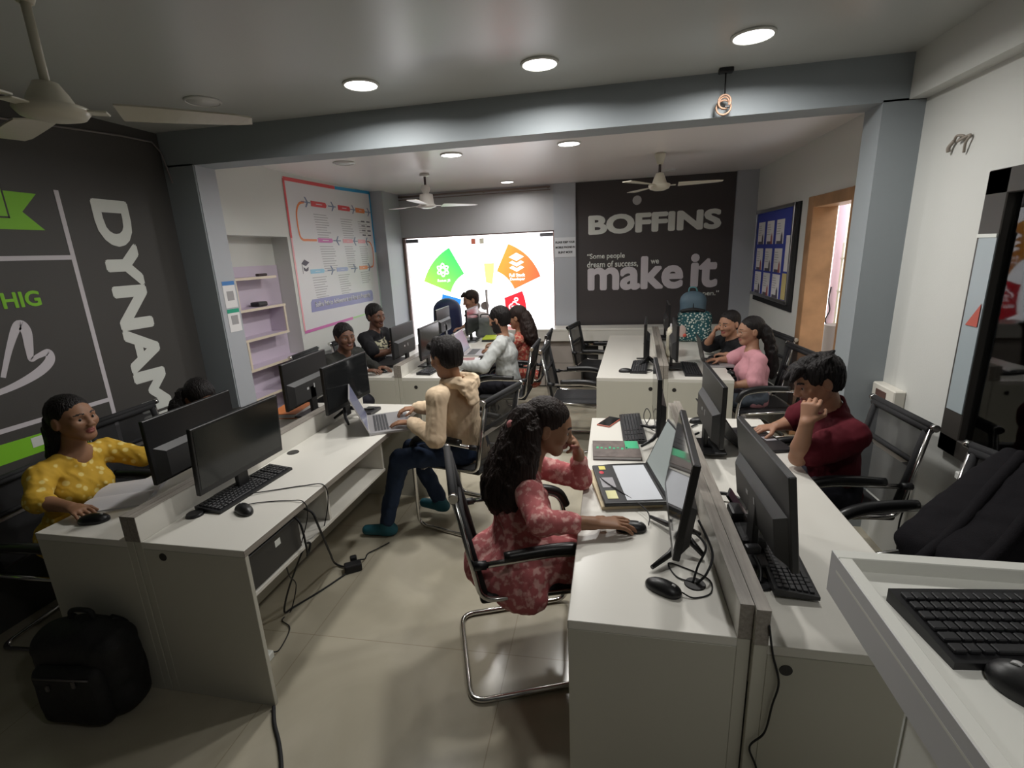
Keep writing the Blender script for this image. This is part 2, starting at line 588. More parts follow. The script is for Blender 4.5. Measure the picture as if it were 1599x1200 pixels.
# back wall around the glass door
gx0, gx1, gz1 = -2.93, -0.765, 2.085
f = MB().span((gx0-0.2, YW, gz1), (gx1, YW+0.16, ZC2))
struct('trim_6', f, m_head)                        # lintel
f = MB().span((gx1, YW-0.03, 0), (-0.477, YW+0.16, ZC2))
struct('trim_7', f, m_greyL)
f = MB().span((-0.477, YW, 0), (XR2+0.2, YW+0.16, ZC2)).span((-3.3, YW, 0), (gx0, YW+0.16, ZC2))
struct('wall_back', f, m_white)
f = MB().span((1.476, YW-0.05, 0), (XR2, YW, ZC2))
struct('trim_8', f, m_greyL)
# right wall of the rear half with the side doorway
dy0, dy1, dz1 = 4.20, 4.93, 2.09
f = MB().span((XR2, YB2-0.02, 0), (XR2+0.16, dy0, ZC2)).span((XR2, dy1, 0), (XR2+0.16, 7.0, ZC2)).span((XR2, dy0, dz1), (XR2+0.16, dy1, ZC2))
f.span((XR-0.05, YB2-0.1, 0), (XR2+0.16, YB2, ZC2))
struct('wall_right_rear', f, m_white)

# side doorway: timber frame, glimpse of the daylit passage
m_wood = mat('brown_door_timber', (0.36, 0.20, 0.10), 0.45, vary=0.2, vscale=6)
m_pink = mat('pink_distemper', (0.75, 0.55, 0.66), 0.6)
d = struct('door_2', MB().span((XR2-0.03, dy0-0.08, 0), (XR2+0.17, dy0+0.004, dz1+0.09), b=0.004).span((XR2-0.03, dy1-0.004, 0), (XR2+0.17, dy1+0.12, dz1+0.09), b=0.004).span((XR2-0.028, dy0, dz1-0.004), (XR2+0.168, dy1, dz1+0.088), b=0.004), m_wood)
g = MB()
for k in range(5):
    g.tube([(XR2+0.48, 4.80, 0.35+0.32*k), (XR2+0.48, 5.53, 0.35+0.32*k)], 0.011, 6)
for k in range(7):
    g.tube([(XR2+0.48, 4.82+0.115*k, 0.0), (XR2+0.48, 4.82+0.115*k, 1.78)], 0.009, 6)
tag(g.build('grille_gate', mat('cream_iron', (0.62, 0.58, 0.48), 0.5)), 'cream iron grille gate standing outside the open side doorway', 'gate')
p_ = MB().cyl((XR2+0.48, 5.61, 0), (XR2+0.48, 5.61, 2.4), 0.04, seg=20)
pp = p_.build('drain_pipe', m_pink)
tag(pp, 'pink painted vertical pipe outside the side doorway', 'pipe')
MB().cyl((XR2+0.44, 5.36, 0), (XR2+0.44, 5.36, 1.0), 0.10, seg=20).build('pipe_sleeve', mat('grey_pipe', (0.25, 0.22, 0.21), 0.6), pp)
MB().tube(smooth_path([(XR2+0.44, 5.57, 0.95), (XR2+0.43, 5.60, 1.02), (XR2+0.44, 5.55, 1.12), (XR2+0.43, 5.58, 1.23), (XR2+0.44, 5.58, 1.35)]), 0.006, 6).build('pipe_wire', m_blackm, pp)
struct('wall_outside', MB().span((XR2+1.28, 3.2, 0), (XR2+1.36, 7.48, 2.5)).span((XR2+0.16, 3.1, 0), (XR2+1.36, 3.2, 2.5)), mat('outside_plaster', (0.62, 0.56, 0.44), 0.7))

# interior window in the right wall
m_wframe = mat('dark_bronze_frame', (0.045, 0.040, 0.036), 0.4)
w1 = struct('window_1', MB().span((XR-0.03, wy1-0.13, wz0), (XR+0.05, wy1, wz1), b=0.004).span((XR-0.03, wy0, wz0), (XR+0.05, wy0+0.13, wz1), b=0.004)
       .span((XR-0.03, wy0, wz0), (XR+0.05, wy1, wz0+0.085), b=0.004).span((XR-0.03, wy0, wz1-0.10), (XR+0.05, wy1, wz1), b=0.004), m_wframe)
m_glass = bpy.data.materials.new('clear_glass'); m_glass.use_nodes = True
nt = m_glass.node_tree; nt.nodes.clear()
o_ = nt.nodes.new('ShaderNodeOutputMaterial'); mxs = nt.nodes.new('ShaderNodeMixShader'); tr = nt.nodes.new('ShaderNodeBsdfTransparent'); gl = nt.nodes.new('ShaderNodeBsdfGlossy')
gl.inputs['Roughness'].default_value = 0.03; tr.inputs['Color'].default_value = (0.93, 0.95, 0.95, 1)
fr = nt.nodes.new('ShaderNodeFresnel'); fr.inputs['IOR'].default_value = 1.45
nt.links.new(fr.outputs[0], mxs.inputs[0]); nt.links.new(tr.outputs[0], mxs.inputs[1]); nt.links.new(gl.outputs[0], mxs.inputs[2]); nt.links.new(mxs.outputs[0], o_.inputs[0])
MB().span((XR+0.0, wy0+0.13, wz0+0.085), (XR+0.006, wy1-0.13, wz1-0.10)).build('pane', m_glass, w1)
MB().span((XR-0.034, wy1-0.128, 1.02), (XR-0.029, wy1-0.02, 1.80)).build('sticker', mat('blue_grey_film', (0.36, 0.42, 0.45), 0.3), w1)
MB().prism([(2.50, 1.42), (2.575, 1.42), (2.50, 1.52)], 0, 0.002, 0, frame((0, 1, 0), (0, 0, 1), (-1, 0, 0), (XR-0.036, 0, 0))).build('sticker', mat('red_film', (0.5, 0.10, 0.07), 0.4), w1)
MB().span((XR-0.037, wy1-0.128, 1.797), (XR-0.03, wy1-0.01, 1.812)).build('glazing_strip', m_letter, w1)
# the dim cabin seen through that window
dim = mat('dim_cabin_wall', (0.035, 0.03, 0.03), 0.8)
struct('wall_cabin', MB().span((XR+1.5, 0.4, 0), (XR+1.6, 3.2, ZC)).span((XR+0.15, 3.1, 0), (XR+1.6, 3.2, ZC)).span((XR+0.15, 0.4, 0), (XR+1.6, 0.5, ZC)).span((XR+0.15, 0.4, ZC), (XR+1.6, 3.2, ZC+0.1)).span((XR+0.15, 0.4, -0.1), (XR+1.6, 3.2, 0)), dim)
ct = thing('cabin_table', 'pale lilac table edge dimly seen through the right interior window', 'table', (1.95, 2.0, 0))
q = MB().span((-0.05, -1.3, 0.83), (0.9, 1.04, 0.97), 0, 0.004); q.build('tabletop', mat('pale_lilac', (0.70, 0.62, 0.72), 0.4), ct)
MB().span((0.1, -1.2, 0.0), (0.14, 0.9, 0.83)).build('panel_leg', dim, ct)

# skirting along the left pillar and low shelf below the window
sh = MB().span((XR-0.06, 1.2, 0.74), (XR, 2.42, 0.775), b=0.004)
tag(sh.build('wall_shelf', m_white), 'narrow white ledge on the right wall below the dark framed window', 'shelf')

# ---------------------------------------------------------------- glass shopfront door with stickers
m_film = {}
def film(name, c1, c2=None, axis=(0, 0), span=(0, 1)):
    """translucent printed film: daylight glows through it"""
    m = bpy.data.materials.new(name); m.use_nodes = True
    nt = m.node_tree; nt.nodes.clear()
    out = nt.nodes.new('ShaderNodeOutputMaterial'); mix = nt.nodes.new('ShaderNodeMixShader')
    t = nt.nodes.new('ShaderNodeBsdfTranslucent'); d_ = nt.nodes.new('ShaderNodeBsdfDiffuse')
    mix.inputs[0].default_value = 0.15
    nt.links.new(t.outputs[0], mix.inputs[1]); nt.links.new(d_.outputs[0], mix.inputs[2]); nt.links.new(mix.outputs[0], out.inputs[0])
    if c2 is None:
        t.inputs[0].default_value = (*c1, 1); d_.inputs[0].default_value = (*c1, 1)
    else:
        tc = nt.nodes.new('ShaderNodeTexCoord'); mp = nt.nodes.new('ShaderNodeVectorMath'); mp.operation = 'DOT_PRODUCT'
        mp.inputs[1].default_value = (axis[0], 0, axis[1])
        nt.links.new(tc.outputs['Object'], mp.inputs[0])
        mr = nt.nodes.new('ShaderNodeMapRange'); mr.inputs[1].default_value = span[0]; mr.inputs[2].default_value = span[1]
        nt.links.new(mp.outputs['Value'], mr.inputs[0])
        r = nt.nodes.new('ShaderNodeValToRGB'); r.color_ramp.elements[0].color = (*c1, 1); r.color_ramp.elements[1].color = (*c2, 1)
        nt.links.new(mr.outputs[0], r.inputs[0])
        nt.links.new(r.outputs[0], t.inputs[0]); nt.links.new(r.outputs[0], d_.inputs[0])
    return m
def frosted():
    """etched glass: scatters the daylight, faintly see-through"""
    m = bpy.data.materials.new('bright_door_glass'); m.use_nodes = True
    nt = m.node_tree; nt.nodes.clear()
    out = nt.nodes.new('ShaderNodeOutputMaterial'); mix = nt.nodes.new('ShaderNodeMixShader'); mx2 = nt.nodes.new('ShaderNodeMixShader')
    t = nt.nodes.new('ShaderNodeBsdfTransparent'); t.inputs[0].default_value = (0.96, 0.96, 0.97, 1)
    g_ = nt.nodes.new('ShaderNodeBsdfGlossy'); g_.inputs['Roughness'].default_value = 0.05
    fz = nt.nodes.new('ShaderNodeFresnel')
    nt.links.new(fz.outputs[0], mix.inputs[0]); nt.links.new(t.outputs[0], mix.inputs[1]); nt.links.new(g_.outputs[0], mix.inputs[2]); nt.links.new(mix.outputs[0], out.inputs[0])
    return m
m_doorglass = frosted()
gy = YW+0.05
d1 = struct('door_1', MB().span((gx0, gy-0.03, 0), (gx0+0.035, gy+0.05, gz1)).span((gx1-0.02, gy-0.03, 0), (gx1, gy+0.05, gz1)).span((gx0, gy-0.03, gz1-0.015), (gx1, gy+0.05, gz1)), mat('reddish_aluminium', (0.35, 0.24, 0.22), 0.4))
gm = (gx0+gx1)/2
for x0_, x1_ in ((gx0+0.04, gm-0.003), (gm+0.003, gx1-0.025)):
    MB().span((x0_, gy, 0.01), (x1_, gy+0.01, gz1-0.025)).build('glass_leaf', m_doorglass, d1)
m_patch = mat('grey_patch_fitting', (0.20, 0.20, 0.22), 0.35, metal=0.7)
MB().span((gx0+0.04, gy-0.012, gz1-0.075), (gx0+0.22, gy+0.022, gz1-0.027), b=0.004).build('patch_fitting', m_patch, d1)
MB().span((gx1-0.20, gy-0.012, gz1-0.075), (gx1-0.025, gy+0.022, gz1-0.027), b=0.004).build('patch_fitting', m_patch, d1)
MB().cyl((gm+0.11, gy-0.06, 0.80), (gm+0.11, gy-0.06, 1.33), 0.016).cyl((gm+0.11, gy-0.06, 0.9), (gm+0.11, gy, 0.9), 0.008).cyl((gm+0.11, gy-0.06, 1.25), (gm+0.11, gy, 1.25), 0.008).build('door_handle', m_alu, d1)
for dx in (-0.065, 0.065):
    MB().cyl((gm+dx, gy-0.03, 1.10), (gm+dx, gy+0.03, 1.10), 0.057, seg=28).build('door_lock', m_alu, d1)
MX = frame((1, 0, 0), (0, 0, 1), (0, -1, 0), (0, gy-0.002, 0))      # drawing plane on the glass: x right, y up, z into the room
def sector(corners, bulge_out, bulge_in):
    """four-cornered wheel segment: a>b outer arc, c>d inner arc"""
    a, b_, c, d_ = [Vector(v) for v in corners]
    def arc(p, q, h_):
        n = Vector((-(q-p).y, (q-p).x)).normalized()
        return [p.lerp(q, k/10)+n*h_*4*(k/10)*(1-k/10) for k in range(11)]
    return [tuple(v) for v in arc(a, b_, bulge_out)+arc(c, d_, bulge_in)]
def sticker(name, label, poly, m):
    o = MB().prism(poly, 0, 0.002, 0, MX).build(name, m)
    return tag(o, label, 'sticker')
m_filmw = film('film_white', (1.0, 1.0, 1.0))
S1 = sticker('door_sticker', 'green wheel segment sticker with an atom icon on the glass door', sector([(-2.259, 1.923), (-2.671, 1.47), (-2.279, 1.304), (-2.061, 1.557)], -0.06, 0.035), film('film_green', (0.88, 1.0, 0.36), (0.22, 0.95, 0.48), (0.7, 0.7), (-1.0, -0.15)))
S2 = sticker('door_sticker', 'orange wheel segment sticker with stacked layers on the glass door', sector([(-0.969, 1.486), (-1.406, 1.937), (-1.586, 1.576), (-1.343, 1.324)], -0.07, 0.035), film('film_orange', (1.0, 0.74, 0.28), (1.0, 0.40, 0.28), (0.9, -0.3), (-1.95, -1.25)))
S3 = sticker('door_sticker', 'red wheel segment sticker with a cloud icon on the glass door', sector([(-1.235, 1.294), (-1.495, 1.204), (-1.50, 0.86), (-1.278, 0.80)], -0.02, 0.03) if False else sector([(-1.25, 0.72), (-1.235, 1.294), (-1.495, 1.204), (-1.52, 0.86)], -0.06, 0.02), film('film_red', (0.95, 0.19, 0.23)))
S4 = sticker('door_sticker', 'blue wheel segment sticker on the glass door behind the blue chair', sector([(-2.406, 1.281), (-2.39, 0.72), (-2.16, 0.86), (-2.13, 1.20)], -0.05, 0.02), film('film_blue', (0.22, 0.58, 0.96)))
S5 = sticker('door_sticker', 'small pale yellow sticker at the centre of the glass door', [(-1.765, 1.687), (-1.62, 1.69), (-1.63, 1.56), (-1.66, 1.40), (-1.75, 1.43)], film('film_yellow', (1.0, 0.95, 0.58)))
for i_, (x_, m_) in enumerate(((-1.93, (0.60, 0.32, 0.25)), (-1.81, (0.62, 0.60, 0.52)))):
    sticker('door_sticker', ('small brown square sticker at the top of the glass door', 'small grey beige square sticker at the top of the glass door')[i_], [(x_, 1.955), (x_+0.06, 1.955), (x_+0.06, 2.03), (x_, 2.03)], film('film_sq%d' % i_, m_))
MX2 = frame((1, 0, 0), (0, 0, 1), (0, -1, 0), (0, gy-0.002, 0))
def cut_out(o, parts):
    """the icons and words are cut out of the film, the daylight shows through them"""
    for c in parts:
        md = o.modifiers.new('cut', 'BOOLEAN'); md.operation = 'DIFFERENCE'; md.solver = 'EXACT'; md.use_self = True; md.object = c
        dg = bpy.context.evaluated_depsgraph_get(); dg.update()
        me = bpy.data.meshes.new_from_object(o.evaluated_get(dg))
        o.modifiers.clear()
        if len(me.polygons) > 6:
            o.data = me
        bpy.data.objects.remove(c)
def ring2(mb, c, rx, ry, rot, w=0.006):
    n = 26; vs = []; fs = []
    for k in range(n):
        a = 2*PI*k/n
        for s_, z_ in ((w, -0.01), (w, 0.012), (-w, 0.012), (-w, -0.01)):
            x = (rx+s_)*math.cos(a); y = (ry+s_)*math.sin(a)
            vs.append((c[0]+x*math.cos(rot)-y*math.sin(rot), c[1]+x*math.sin(rot)+y*math.cos(rot), z_))
    for k in range(n):
        l = (k+1) % n
        for j in range(4):
            m_ = (j+1) % 4
            fs.append([k*4+j, k*4+m_, l*4+m_, l*4+j])
    return mb.add(vs, fs, 0, MX2)
def ring_cut(c, rx, ry, rot, w=0.006):
    return ring2(MB(), c, rx, ry, rot, w).build('cutter', m_filmw)
def poly_cut(poly):
    return MB().prism(poly, -0.01, 0.012, 0, MX2).build('cutter', m_filmw)
def word_cut(s, x, z, w, h):
    return text_mesh('cutter', s, MX2 @ Matrix.Translation((x, z, -0.01)), w, h, m_filmw, None, bold=0.02, thick=0.022, align='CENTER')
ac = (-2.375, 1.62)
cut_out(S1, [ring_cut(ac, 0.09, 0.034, PI/2+k*PI/3, 0.009) for k in range(3)]+[word_cut('React JS', -2.465, 1.447, 0.19, 0.043)])
lc = (-1.30, 1.685)
cut_out(S2, [poly_cut([(lc[0]-0.105, lc[1]+0.075), (lc[0], lc[1]+0.02), (lc[0]+0.105, lc[1]+0.075), (lc[0], lc[1]+0.13)])]
        + [poly_cut([(lc[0]-0.105, lc[1]+dz), (lc[0], lc[1]+dz-0.055), (lc[0]+0.105, lc[1]+dz), (lc[0]+0.06, lc[1]+dz+0.025), (lc[0], lc[1]+dz-0.008), (lc[0]-0.06, lc[1]+dz+0.025)]) for dz in (0.0, -0.07)]
        + [word_cut('Full Stack', -1.41, 1.492, 0.225, 0.045), word_cut('Developer', -1.40, 1.432, 0.21, 0.048)])
cc = (-1.355, 1.095)
arc_ = [(-0.07, -0.05), (-0.085, -0.015), (-0.06, 0.02), (-0.035, 0.03), (-0.015, 0.06), (0.02, 0.06), (0.04, 0.03), (0.075, 0.015), (0.085, -0.02), (0.06, -0.05)]
P_ = smooth_path([(x, y, 0) for x, y in arc_], 4)
cut_out(S3, [poly_cut([(cc[0]+v.x, cc[1]+v.y) for v in P_]+[(cc[0]+v.x*0.80, cc[1]+v.y*0.78-0.006) for v in P_[::-1]]), ring_cut((cc[0]+0.03, cc[1]+0.085), 0.022, 0.022, 0, 0.008),
             word_cut('REST', cc[0]-0.04, cc[1]-0.035, 0.08, 0.032), word_cut('API', cc[0]-0.045, cc[1]-0.085, 0.09, 0.044), word_cut('REST API', -1.46, 0.935, 0.19, 0.037)])

# pillar notice beside the door
MN = frame((1, 0, 0), (0, 0, 1), (0, -1, 0), (0, YW-0.031, 0))
no = tag(MB().prism([(-0.757, 1.73), (-0.48, 1.73), (-0.48, 1.985), (-0.757, 1.985)], 0, 0.002, 0, MN).build('paper_notice', mat('notice_paper', (0.62, 0.63, 0.66), 0.6)), 'white paper notice about phones on the pillar beside the glass door', 'notice')
for k, s in enumerate(('PLEASE KEEP YOUR', 'MOBILE PHONE IN', 'SILENT MODE')):
    w_ = (0.255, 0.255, 0.19)[k]
    text_mesh('lettering', s, MN @ Matrix.Translation((-0.6185-w_/2, 1.91-0.065*k, 0.0025)), w_, 0.028, m_blackm, no, bold=0.03, thick=0.001)

# charcoal slogan poster on the back wall
MP = frame((1, 0, 0), (0, 0, 1), (0, -1, 0), (0, YW-0.006, 0))
po = tag(MB().prism([(-0.475, 0.80), (1.475, 0.80), (1.475, ZC2-0.004), (-0.475, ZC2-0.004)], -0.006, 0.0, 0, MP).build('slogan_poster', m_dark2), 'large charcoal wall poster with white slogan lettering on the back wall', 'poster')
def lett(s, x, z, w, h, m=m_letter, bold=0.0, **kw):
    return text_mesh('lettering', s, MP @ Matrix.Translation((x, z, 0.0005)), w, h, m, po, bold=bold, thick=0.002, **kw)
lett('BOFFINS', -0.315, 1.998, 1.645, 0.245, heavy=0.05)
lett('\u201cSome people', -0.33, 1.672, 0.49, 0.088, bold=0.02)
lett('dream of success,', -0.33, 1.565, 0.66, 0.094, bold=0.02)
lett('we', 0.49, 1.60, 0.105, 0.052, bold=0.02)
lett('make', -0.325, 1.272, 1.23, 0.43, m_letter2, heavy=0.036)
lett('it', 0.99, 1.277, 0.335, 0.43, m_letter2, heavy=0.036)
lett('happen.\u201d', 1.02, 1.155, 0.335, 0.08, bold=0.02)

# ---------------------------------------------------------------- left wall mural (front half)
ML = frame((0, 1, 0), (0, 0, 1), (1, 0, 0), (XL+0.004, 0, 0))     # x right = +Y, y up, z into the room
mu = tag(MB().prism([(YF+0.01, 0.0), (YB-0.002, 0.0), (YB-0.002, ZC-0.004), (YF+0.01, ZC-0.004)], -0.004, 0.0, 0, ML).build('wall_mural', m_dark), 'charcoal wall mural with white lines, green ribbon and vertical lettering on the left wall', 'mural')
q = MB()
for lo, hi in (((2.452, 0.60), (2.478, 2.276)), ((0.9, 1.890), (2.452, 1.915)), ((0.9, 1.015), (2.452, 1.040))):
    q.span((lo[0], lo[1], 0.0), (hi[0], hi[1], 0.0015), 0, 0, ML)
q.build('white_lines', m_letter2, mu)
MR = ML @ Matrix(((0, 1, 0, 0), (-1, 0, 0, 0), (0, 0, 1, 0), (0, 0, 0, 1)))   # lettering turned a quarter: reads downwards
text_mesh('lettering', 'DYNAMIC', MR @ Matrix.Translation((-2.25, 2.645, 0.0005)), 1.78, 0.25, m_letter, mu, heavy=0.05, thick=0.002)
q = MB()
q.prism([(1.2, 2.05), (2.351, 2.052), (2.261, 2.145), (2.353, 2.244), (1.2, 2.262)], 0, 0.0015, 0, ML)
q.build('ribbon_tail', m_green, mu)
MB().prism([(1.0, 2.12), (2.187, 2.116), (2.187, 2.33), (1.0, 2.33)], 0.0015, 0.003, 0, ML).build('ribbon', mat('ribbon_green_front', (0.27, 0.66, 0.04), 0.5), mu)
MB().span((1.9, 2.108, 0.0015), (2.192, 2.117, 0.0035), 0, 0, ML).span((2.186, 2.108, 0.0015), (2.194, 2.33, 0.0035), 0, 0, ML).build('ribbon_outline', m_dark2, mu)
text_mesh('lettering', 'EVERYTHIG', ML @ Matrix.Translation((1.66, 1.645, 0.0005)), 0.57, 0.085, m_green, mu, heavy=0.03, thick=0.002)
sc = smooth_path([(1.95, 1.30, 0.001), (2.02, 1.45, 0.001), (2.085, 1.555, 0.001), (2.115, 1.52, 0.001), (2.105, 1.42, 0.001), (2.10, 1.365, 0.001), (2.135, 1.375, 0.001), (2.19, 1.385, 0.001), (2.185, 1.335, 0.001), (2.10, 1.28, 0.001), (1.95, 1.235, 0.001), (1.75, 1.21, 0.001)], 8)
q = MB()
ns = len(sc)
def ribbon_strip(mb, path, w0, w1, z=0.0012, mi=0, M=None):
    L = []; R = []
    for i, p in enumerate(path):
        t = (path[min(i+1, len(path)-1)]-path[max(i-1, 0)]).normalized()
        n = Vector((-t.y, t.x, 0))
        w = w0+(w1-w0)*(0.5-0.5*math.cos(2*PI*i/(len(path)-1)*2))
        L.append(p+n*w); R.append(p-n*w)
    k = len(L)
    vs = [(v.x, v.y, z) for v in L]+[(v.x, v.y, z) for v in R]
    mb.add(vs, [[i, i+1, k+i+1, k+i] for i in range(k-1)], mi, M)
ribbon_strip(q, sc, 0.012, 0.026, 0.0015, 0, ML)
q.build('script_lettering', m_letter2, mu)
q = MB().prism([(0.9, 0.86), (2.16, 0.853), (2.16, 0.953), (0.9, 0.985)], 0, 0.0015, 0, ML)
q.build('green_banner', m_green, mu)
MB().span((1.985, 0.89, 0.0015), (2.05, 0.945, 0.003), 0, 0, ML).build('banner_mark', m_letter, mu)
# thin cable that follows the top of the mural
tag(MB().tube([(XL+0.012, 0.5, 2.62), (XL+0.012, 2.2, 2.60), (XL+0.012, 2.95, 2.655), (XL+0.012, 3.18, 2.66), (XL+0.02, 3.232, 2.60), (XL+0.06, 3.236, 2.40)], 0.006, 6).build('wall_cable', mat('cable_grey', (0.22, 0.2, 0.2), 0.6)), 'thin grey cable running along the top of the left wall mural', 'cable')

# payment papers on the left pillar: the square codes stay blank
mpaper = mat('white_paper', (0.80, 0.79, 0.80), 0.6)
MQ = frame((0, 1, 0), (0, 0, 1), (1, 0, 0), (-2.8815, 0, 0))
for k, (z0, z1, c, lab) in enumerate(((1.50, 1.70, (0.06, 0.22, 0.55), 'white paper card with a blue header stuck on the left pillar'), (1.315, 1.49, (0.02, 0.35, 0.22), 'white paper card with a green header below it on the left pillar'))):
    c_ = tag(MB().span((3.30, z0, 0), (3.425, z1, 0.002), 0, 0, MQ).build('paper_card', mpaper), lab, 'paper')
    MB().span((3.30, z1-0.03, 0.002), (3.425, z1, 0.003), 0, 0, MQ).build('header_band', mat('band%d' % k, c, 0.5), c_)
    MB().span((3.33, z0+0.055, 0.002), (3.40, z0+0.125, 0.003), 0, 0, MQ).build('grey_patch', mat('code_grey%d' % k, (0.36, 0.35, 0.36), 0.6), c_)

# ---------------------------------------------------------------- career-path poster on the left wall, rear half
MW = frame((0, 1, 0), (0, 0, 1), (1, 0, 0), (-3.096, 0, 0))
m_pw = mat('poster_white', (0.71, 0.70, 0.72), 0.4)
pr = tag(MB().prism([(4.54, 1.105), (6.365, 1.12), (6.365, ZC2-0.004), (4.555, 2.615)], -0.004, 0.0, 0, MW).build('path_poster', m_pw), 'tall white wall poster of a winding path with text boxes left of the glass door', 'poster')
def band(name, pts, w, c, z=0.001):
    q = MB()
    for (a, b_) in zip(pts[:-1], pts[1:]):
        a = Vector(a); b_ = Vector(b_); t = (b_-a).normalized(); n = Vector((-t.y, t.x))*w/2
        q.prism([tuple(a-n), tuple(b_-n), tuple(b_+n), tuple(a+n)], 0, z, 0, MW)
    return q.build(name, c if not isinstance(c, tuple) else mat('poster_'+name, c, 0.4), pr)
m_pr = mat('poster_red', (0.72, 0.08, 0.09), 0.4); m_pb = mat('poster_blue', (0.02, 0.34, 0.65), 0.4)
m_pk = mat('poster_pink', (0.80, 0.36, 0.40), 0.4); m_po = mat('poster_orange', (0.80, 0.24, 0.08), 0.4); m_pm = mat('poster_magenta', (0.62, 0.14, 0.42), 0.4)
band('border_band', [(4.565, 2.60), (5.50, 2.615)], 0.035, m_pr); band('border_band', [(5.50, 2.615), (6.36, 2.645)], 0.035, m_pb)
band('border_band', [(4.568, 2.60), (4.56, 2.05)], 0.03, m_pr); band('border_band', [(4.56, 2.05), (4.555, 1.12)], 0.026, m_pk)
band('border_band', [(4.55, 1.115), (5.55, 1.13)], 0.03, m_pm); band('border_band', [(5.55, 1.13), (6.35, 1.145)], 0.022, mat('poster_leaf', (0.40, 0.66, 0.28), 0.4))
band('border_band', [(6.345, 2.64), (6.345, 1.9)], 0.034, m_pb)
band('border_band', [(6.345, 1.9), (6.345, 1.14)], 0.02, mat('poster_teal', (0.35, 0.55, 0.45), 0.4))
def route(name, pts, w, c):
    q = MB(); ribbon_strip(q, smooth_path(pts, 6), w/2, w/2, 0.0015, 0, MW)
    return q.build(name, c, pr)
route('route_line', [(4.86, 2.41, 0), (4.76, 2.38, 0), (4.70, 2.28, 0), (4.70, 2.10, 0), (4.74, 2.04, 0), (4.84, 2.035, 0), (5.0, 2.035, 0)], 0.024, m_po)
route('route_line', [(6.12, 2.035, 0), (6.2, 2.03, 0), (6.26, 1.97, 0), (6.27, 1.85, 0), (6.24, 1.74, 0), (6.17, 1.715, 0), (6.08, 1.715, 0)], 0.02, m_po)
m_gt = mat('poster_grey_text', (0.42, 0.41, 0.43), 0.6); m_gt2 = mat('poster_dark_ink', (0.10, 0.09, 0.12), 0.6)
rows = [(2.405, [(4.98, 5.28, m_pr), (5.52, 5.80, m_pr), (5.93, 6.17, m_po)], 0.055, [(2.30, 12), (2.28, 9), (2.27, 6)]),
        (2.035, [(5.02, 5.32, m_pm), (5.54, 5.78, m_pk), (5.90, 6.10, m_pk)], 0.045, [(1.97, 11), (1.97, 10), (1.97, 10)]),
        (1.715, [(4.80, 5.07, mat('poster_sky', (0.25, 0.52, 0.72), 0.4)), (5.32, 5.58, mat('poster_iris', (0.36, 0.42, 0.68), 0.4)), (5.86, 6.08, m_po)], 0.045, [(1.65, 11), (1.65, 10), (1.66, 6)])]
rt = random.Random(3)
for zr, boxes, hh, tx in rows:
    for (a, b_, c), (zt, n_) in zip(boxes, tx):
        MB().prism([(a, zr-hh/2), (b_-0.02, zr-hh/2), (b_, zr), (b_-0.02, zr+hh/2), (a, zr+hh/2)], 0, 0.002, 0, MW).span((a+0.09, zr-hh*0.06, 0.002), (b_-0.09, zr+hh*0.06, 0.0025), 1, 0, MW).build('heading_box', [c, m_pw], pr)
        q = MB()
        for k in range(n_):
            q.span((a+0.02+0.01*k*0.4, zt-k*0.026-0.004, 0), (a+0.02+(b_-a)*(0.75+0.3*rt.random()), zt-k*0.026+0.004, 0.001), 0, 0, MW)
        q.build('text_lines', m_gt, pr)
q = MB()
for (a, z, s_) in ((4.90, 2.41, 1), (5.40, 2.405, 1), (5.87, 2.405, 1), (6.26, 2.40, 1), (5.42, 2.035, -1), (5.82, 2.035, -1), (6.13, 2.035, -1), (5.22, 1.715, 1), (5.74, 1.715, 1), (6.12, 1.715, 1)):
    q.prism([(a-0.03*s_, z+0.05), (a-0.01*s_, z+0.05), (a+0.035*s_, z), (a-0.01*s_, z-0.05), (a-0.03*s_, z-0.05), (a+0.005*s_, z)], 0, 0.002, 0, MW)
    q.span((min(a-0.09, a+0.07), z-0.006, 0), (max(a-0.09, a+0.07), z+0.006, 0.0015), 0, 0, MW)
q.build('arrow_marks', mat('poster_slate', (0.22, 0.26, 0.38), 0.5), pr)
q = MB()
for i in range(4):
    for j in range(2):
        q.span((6.04+0.14*j, 2.27-0.055*i, 0), (6.13+0.14*j, 2.285-0.055*i, 0.001), 0, 0, MW)
q.build('logo_marks', m_gt2, pr)
MB().prism([(4.66, 1.80), (4.72, 1.84), (4.80, 1.81), (4.73, 1.775)], 0, 0.002, 0, MW).prism([(4.685, 1.765), (4.73, 1.745), (4.775, 1.765), (4.765, 1.73), (4.73, 1.72), (4.695, 1.73)], 0, 0.002, 0, MW).span((4.667, 1.70, 0), (4.673, 1.80, 0.001), 0, 0, MW).build('graduate_cap', m_gt2, pr)
bn = MB(); bp_ = []
bb = [(4.72, 1.30), (6.10, 1.285), (6.13, 1.31), (6.13, 1.40), (6.10, 1.425), (4.76, 1.43), (4.73, 1.40)]
bn.prism(bb, 0, 0.0015, 0, MW); bn.build('title_band', mat('poster_periwinkle', (0.26, 0.26, 0.50), 0.4), pr)
text_mesh('lettering', 'Boffins Path to Achievement and Road to Prosperity', MW @ Matrix.Translation((4.80, 1.325, 0.002)), 1.26, 0.075, m_pw, pr, bold=0.025, thick=0.001)

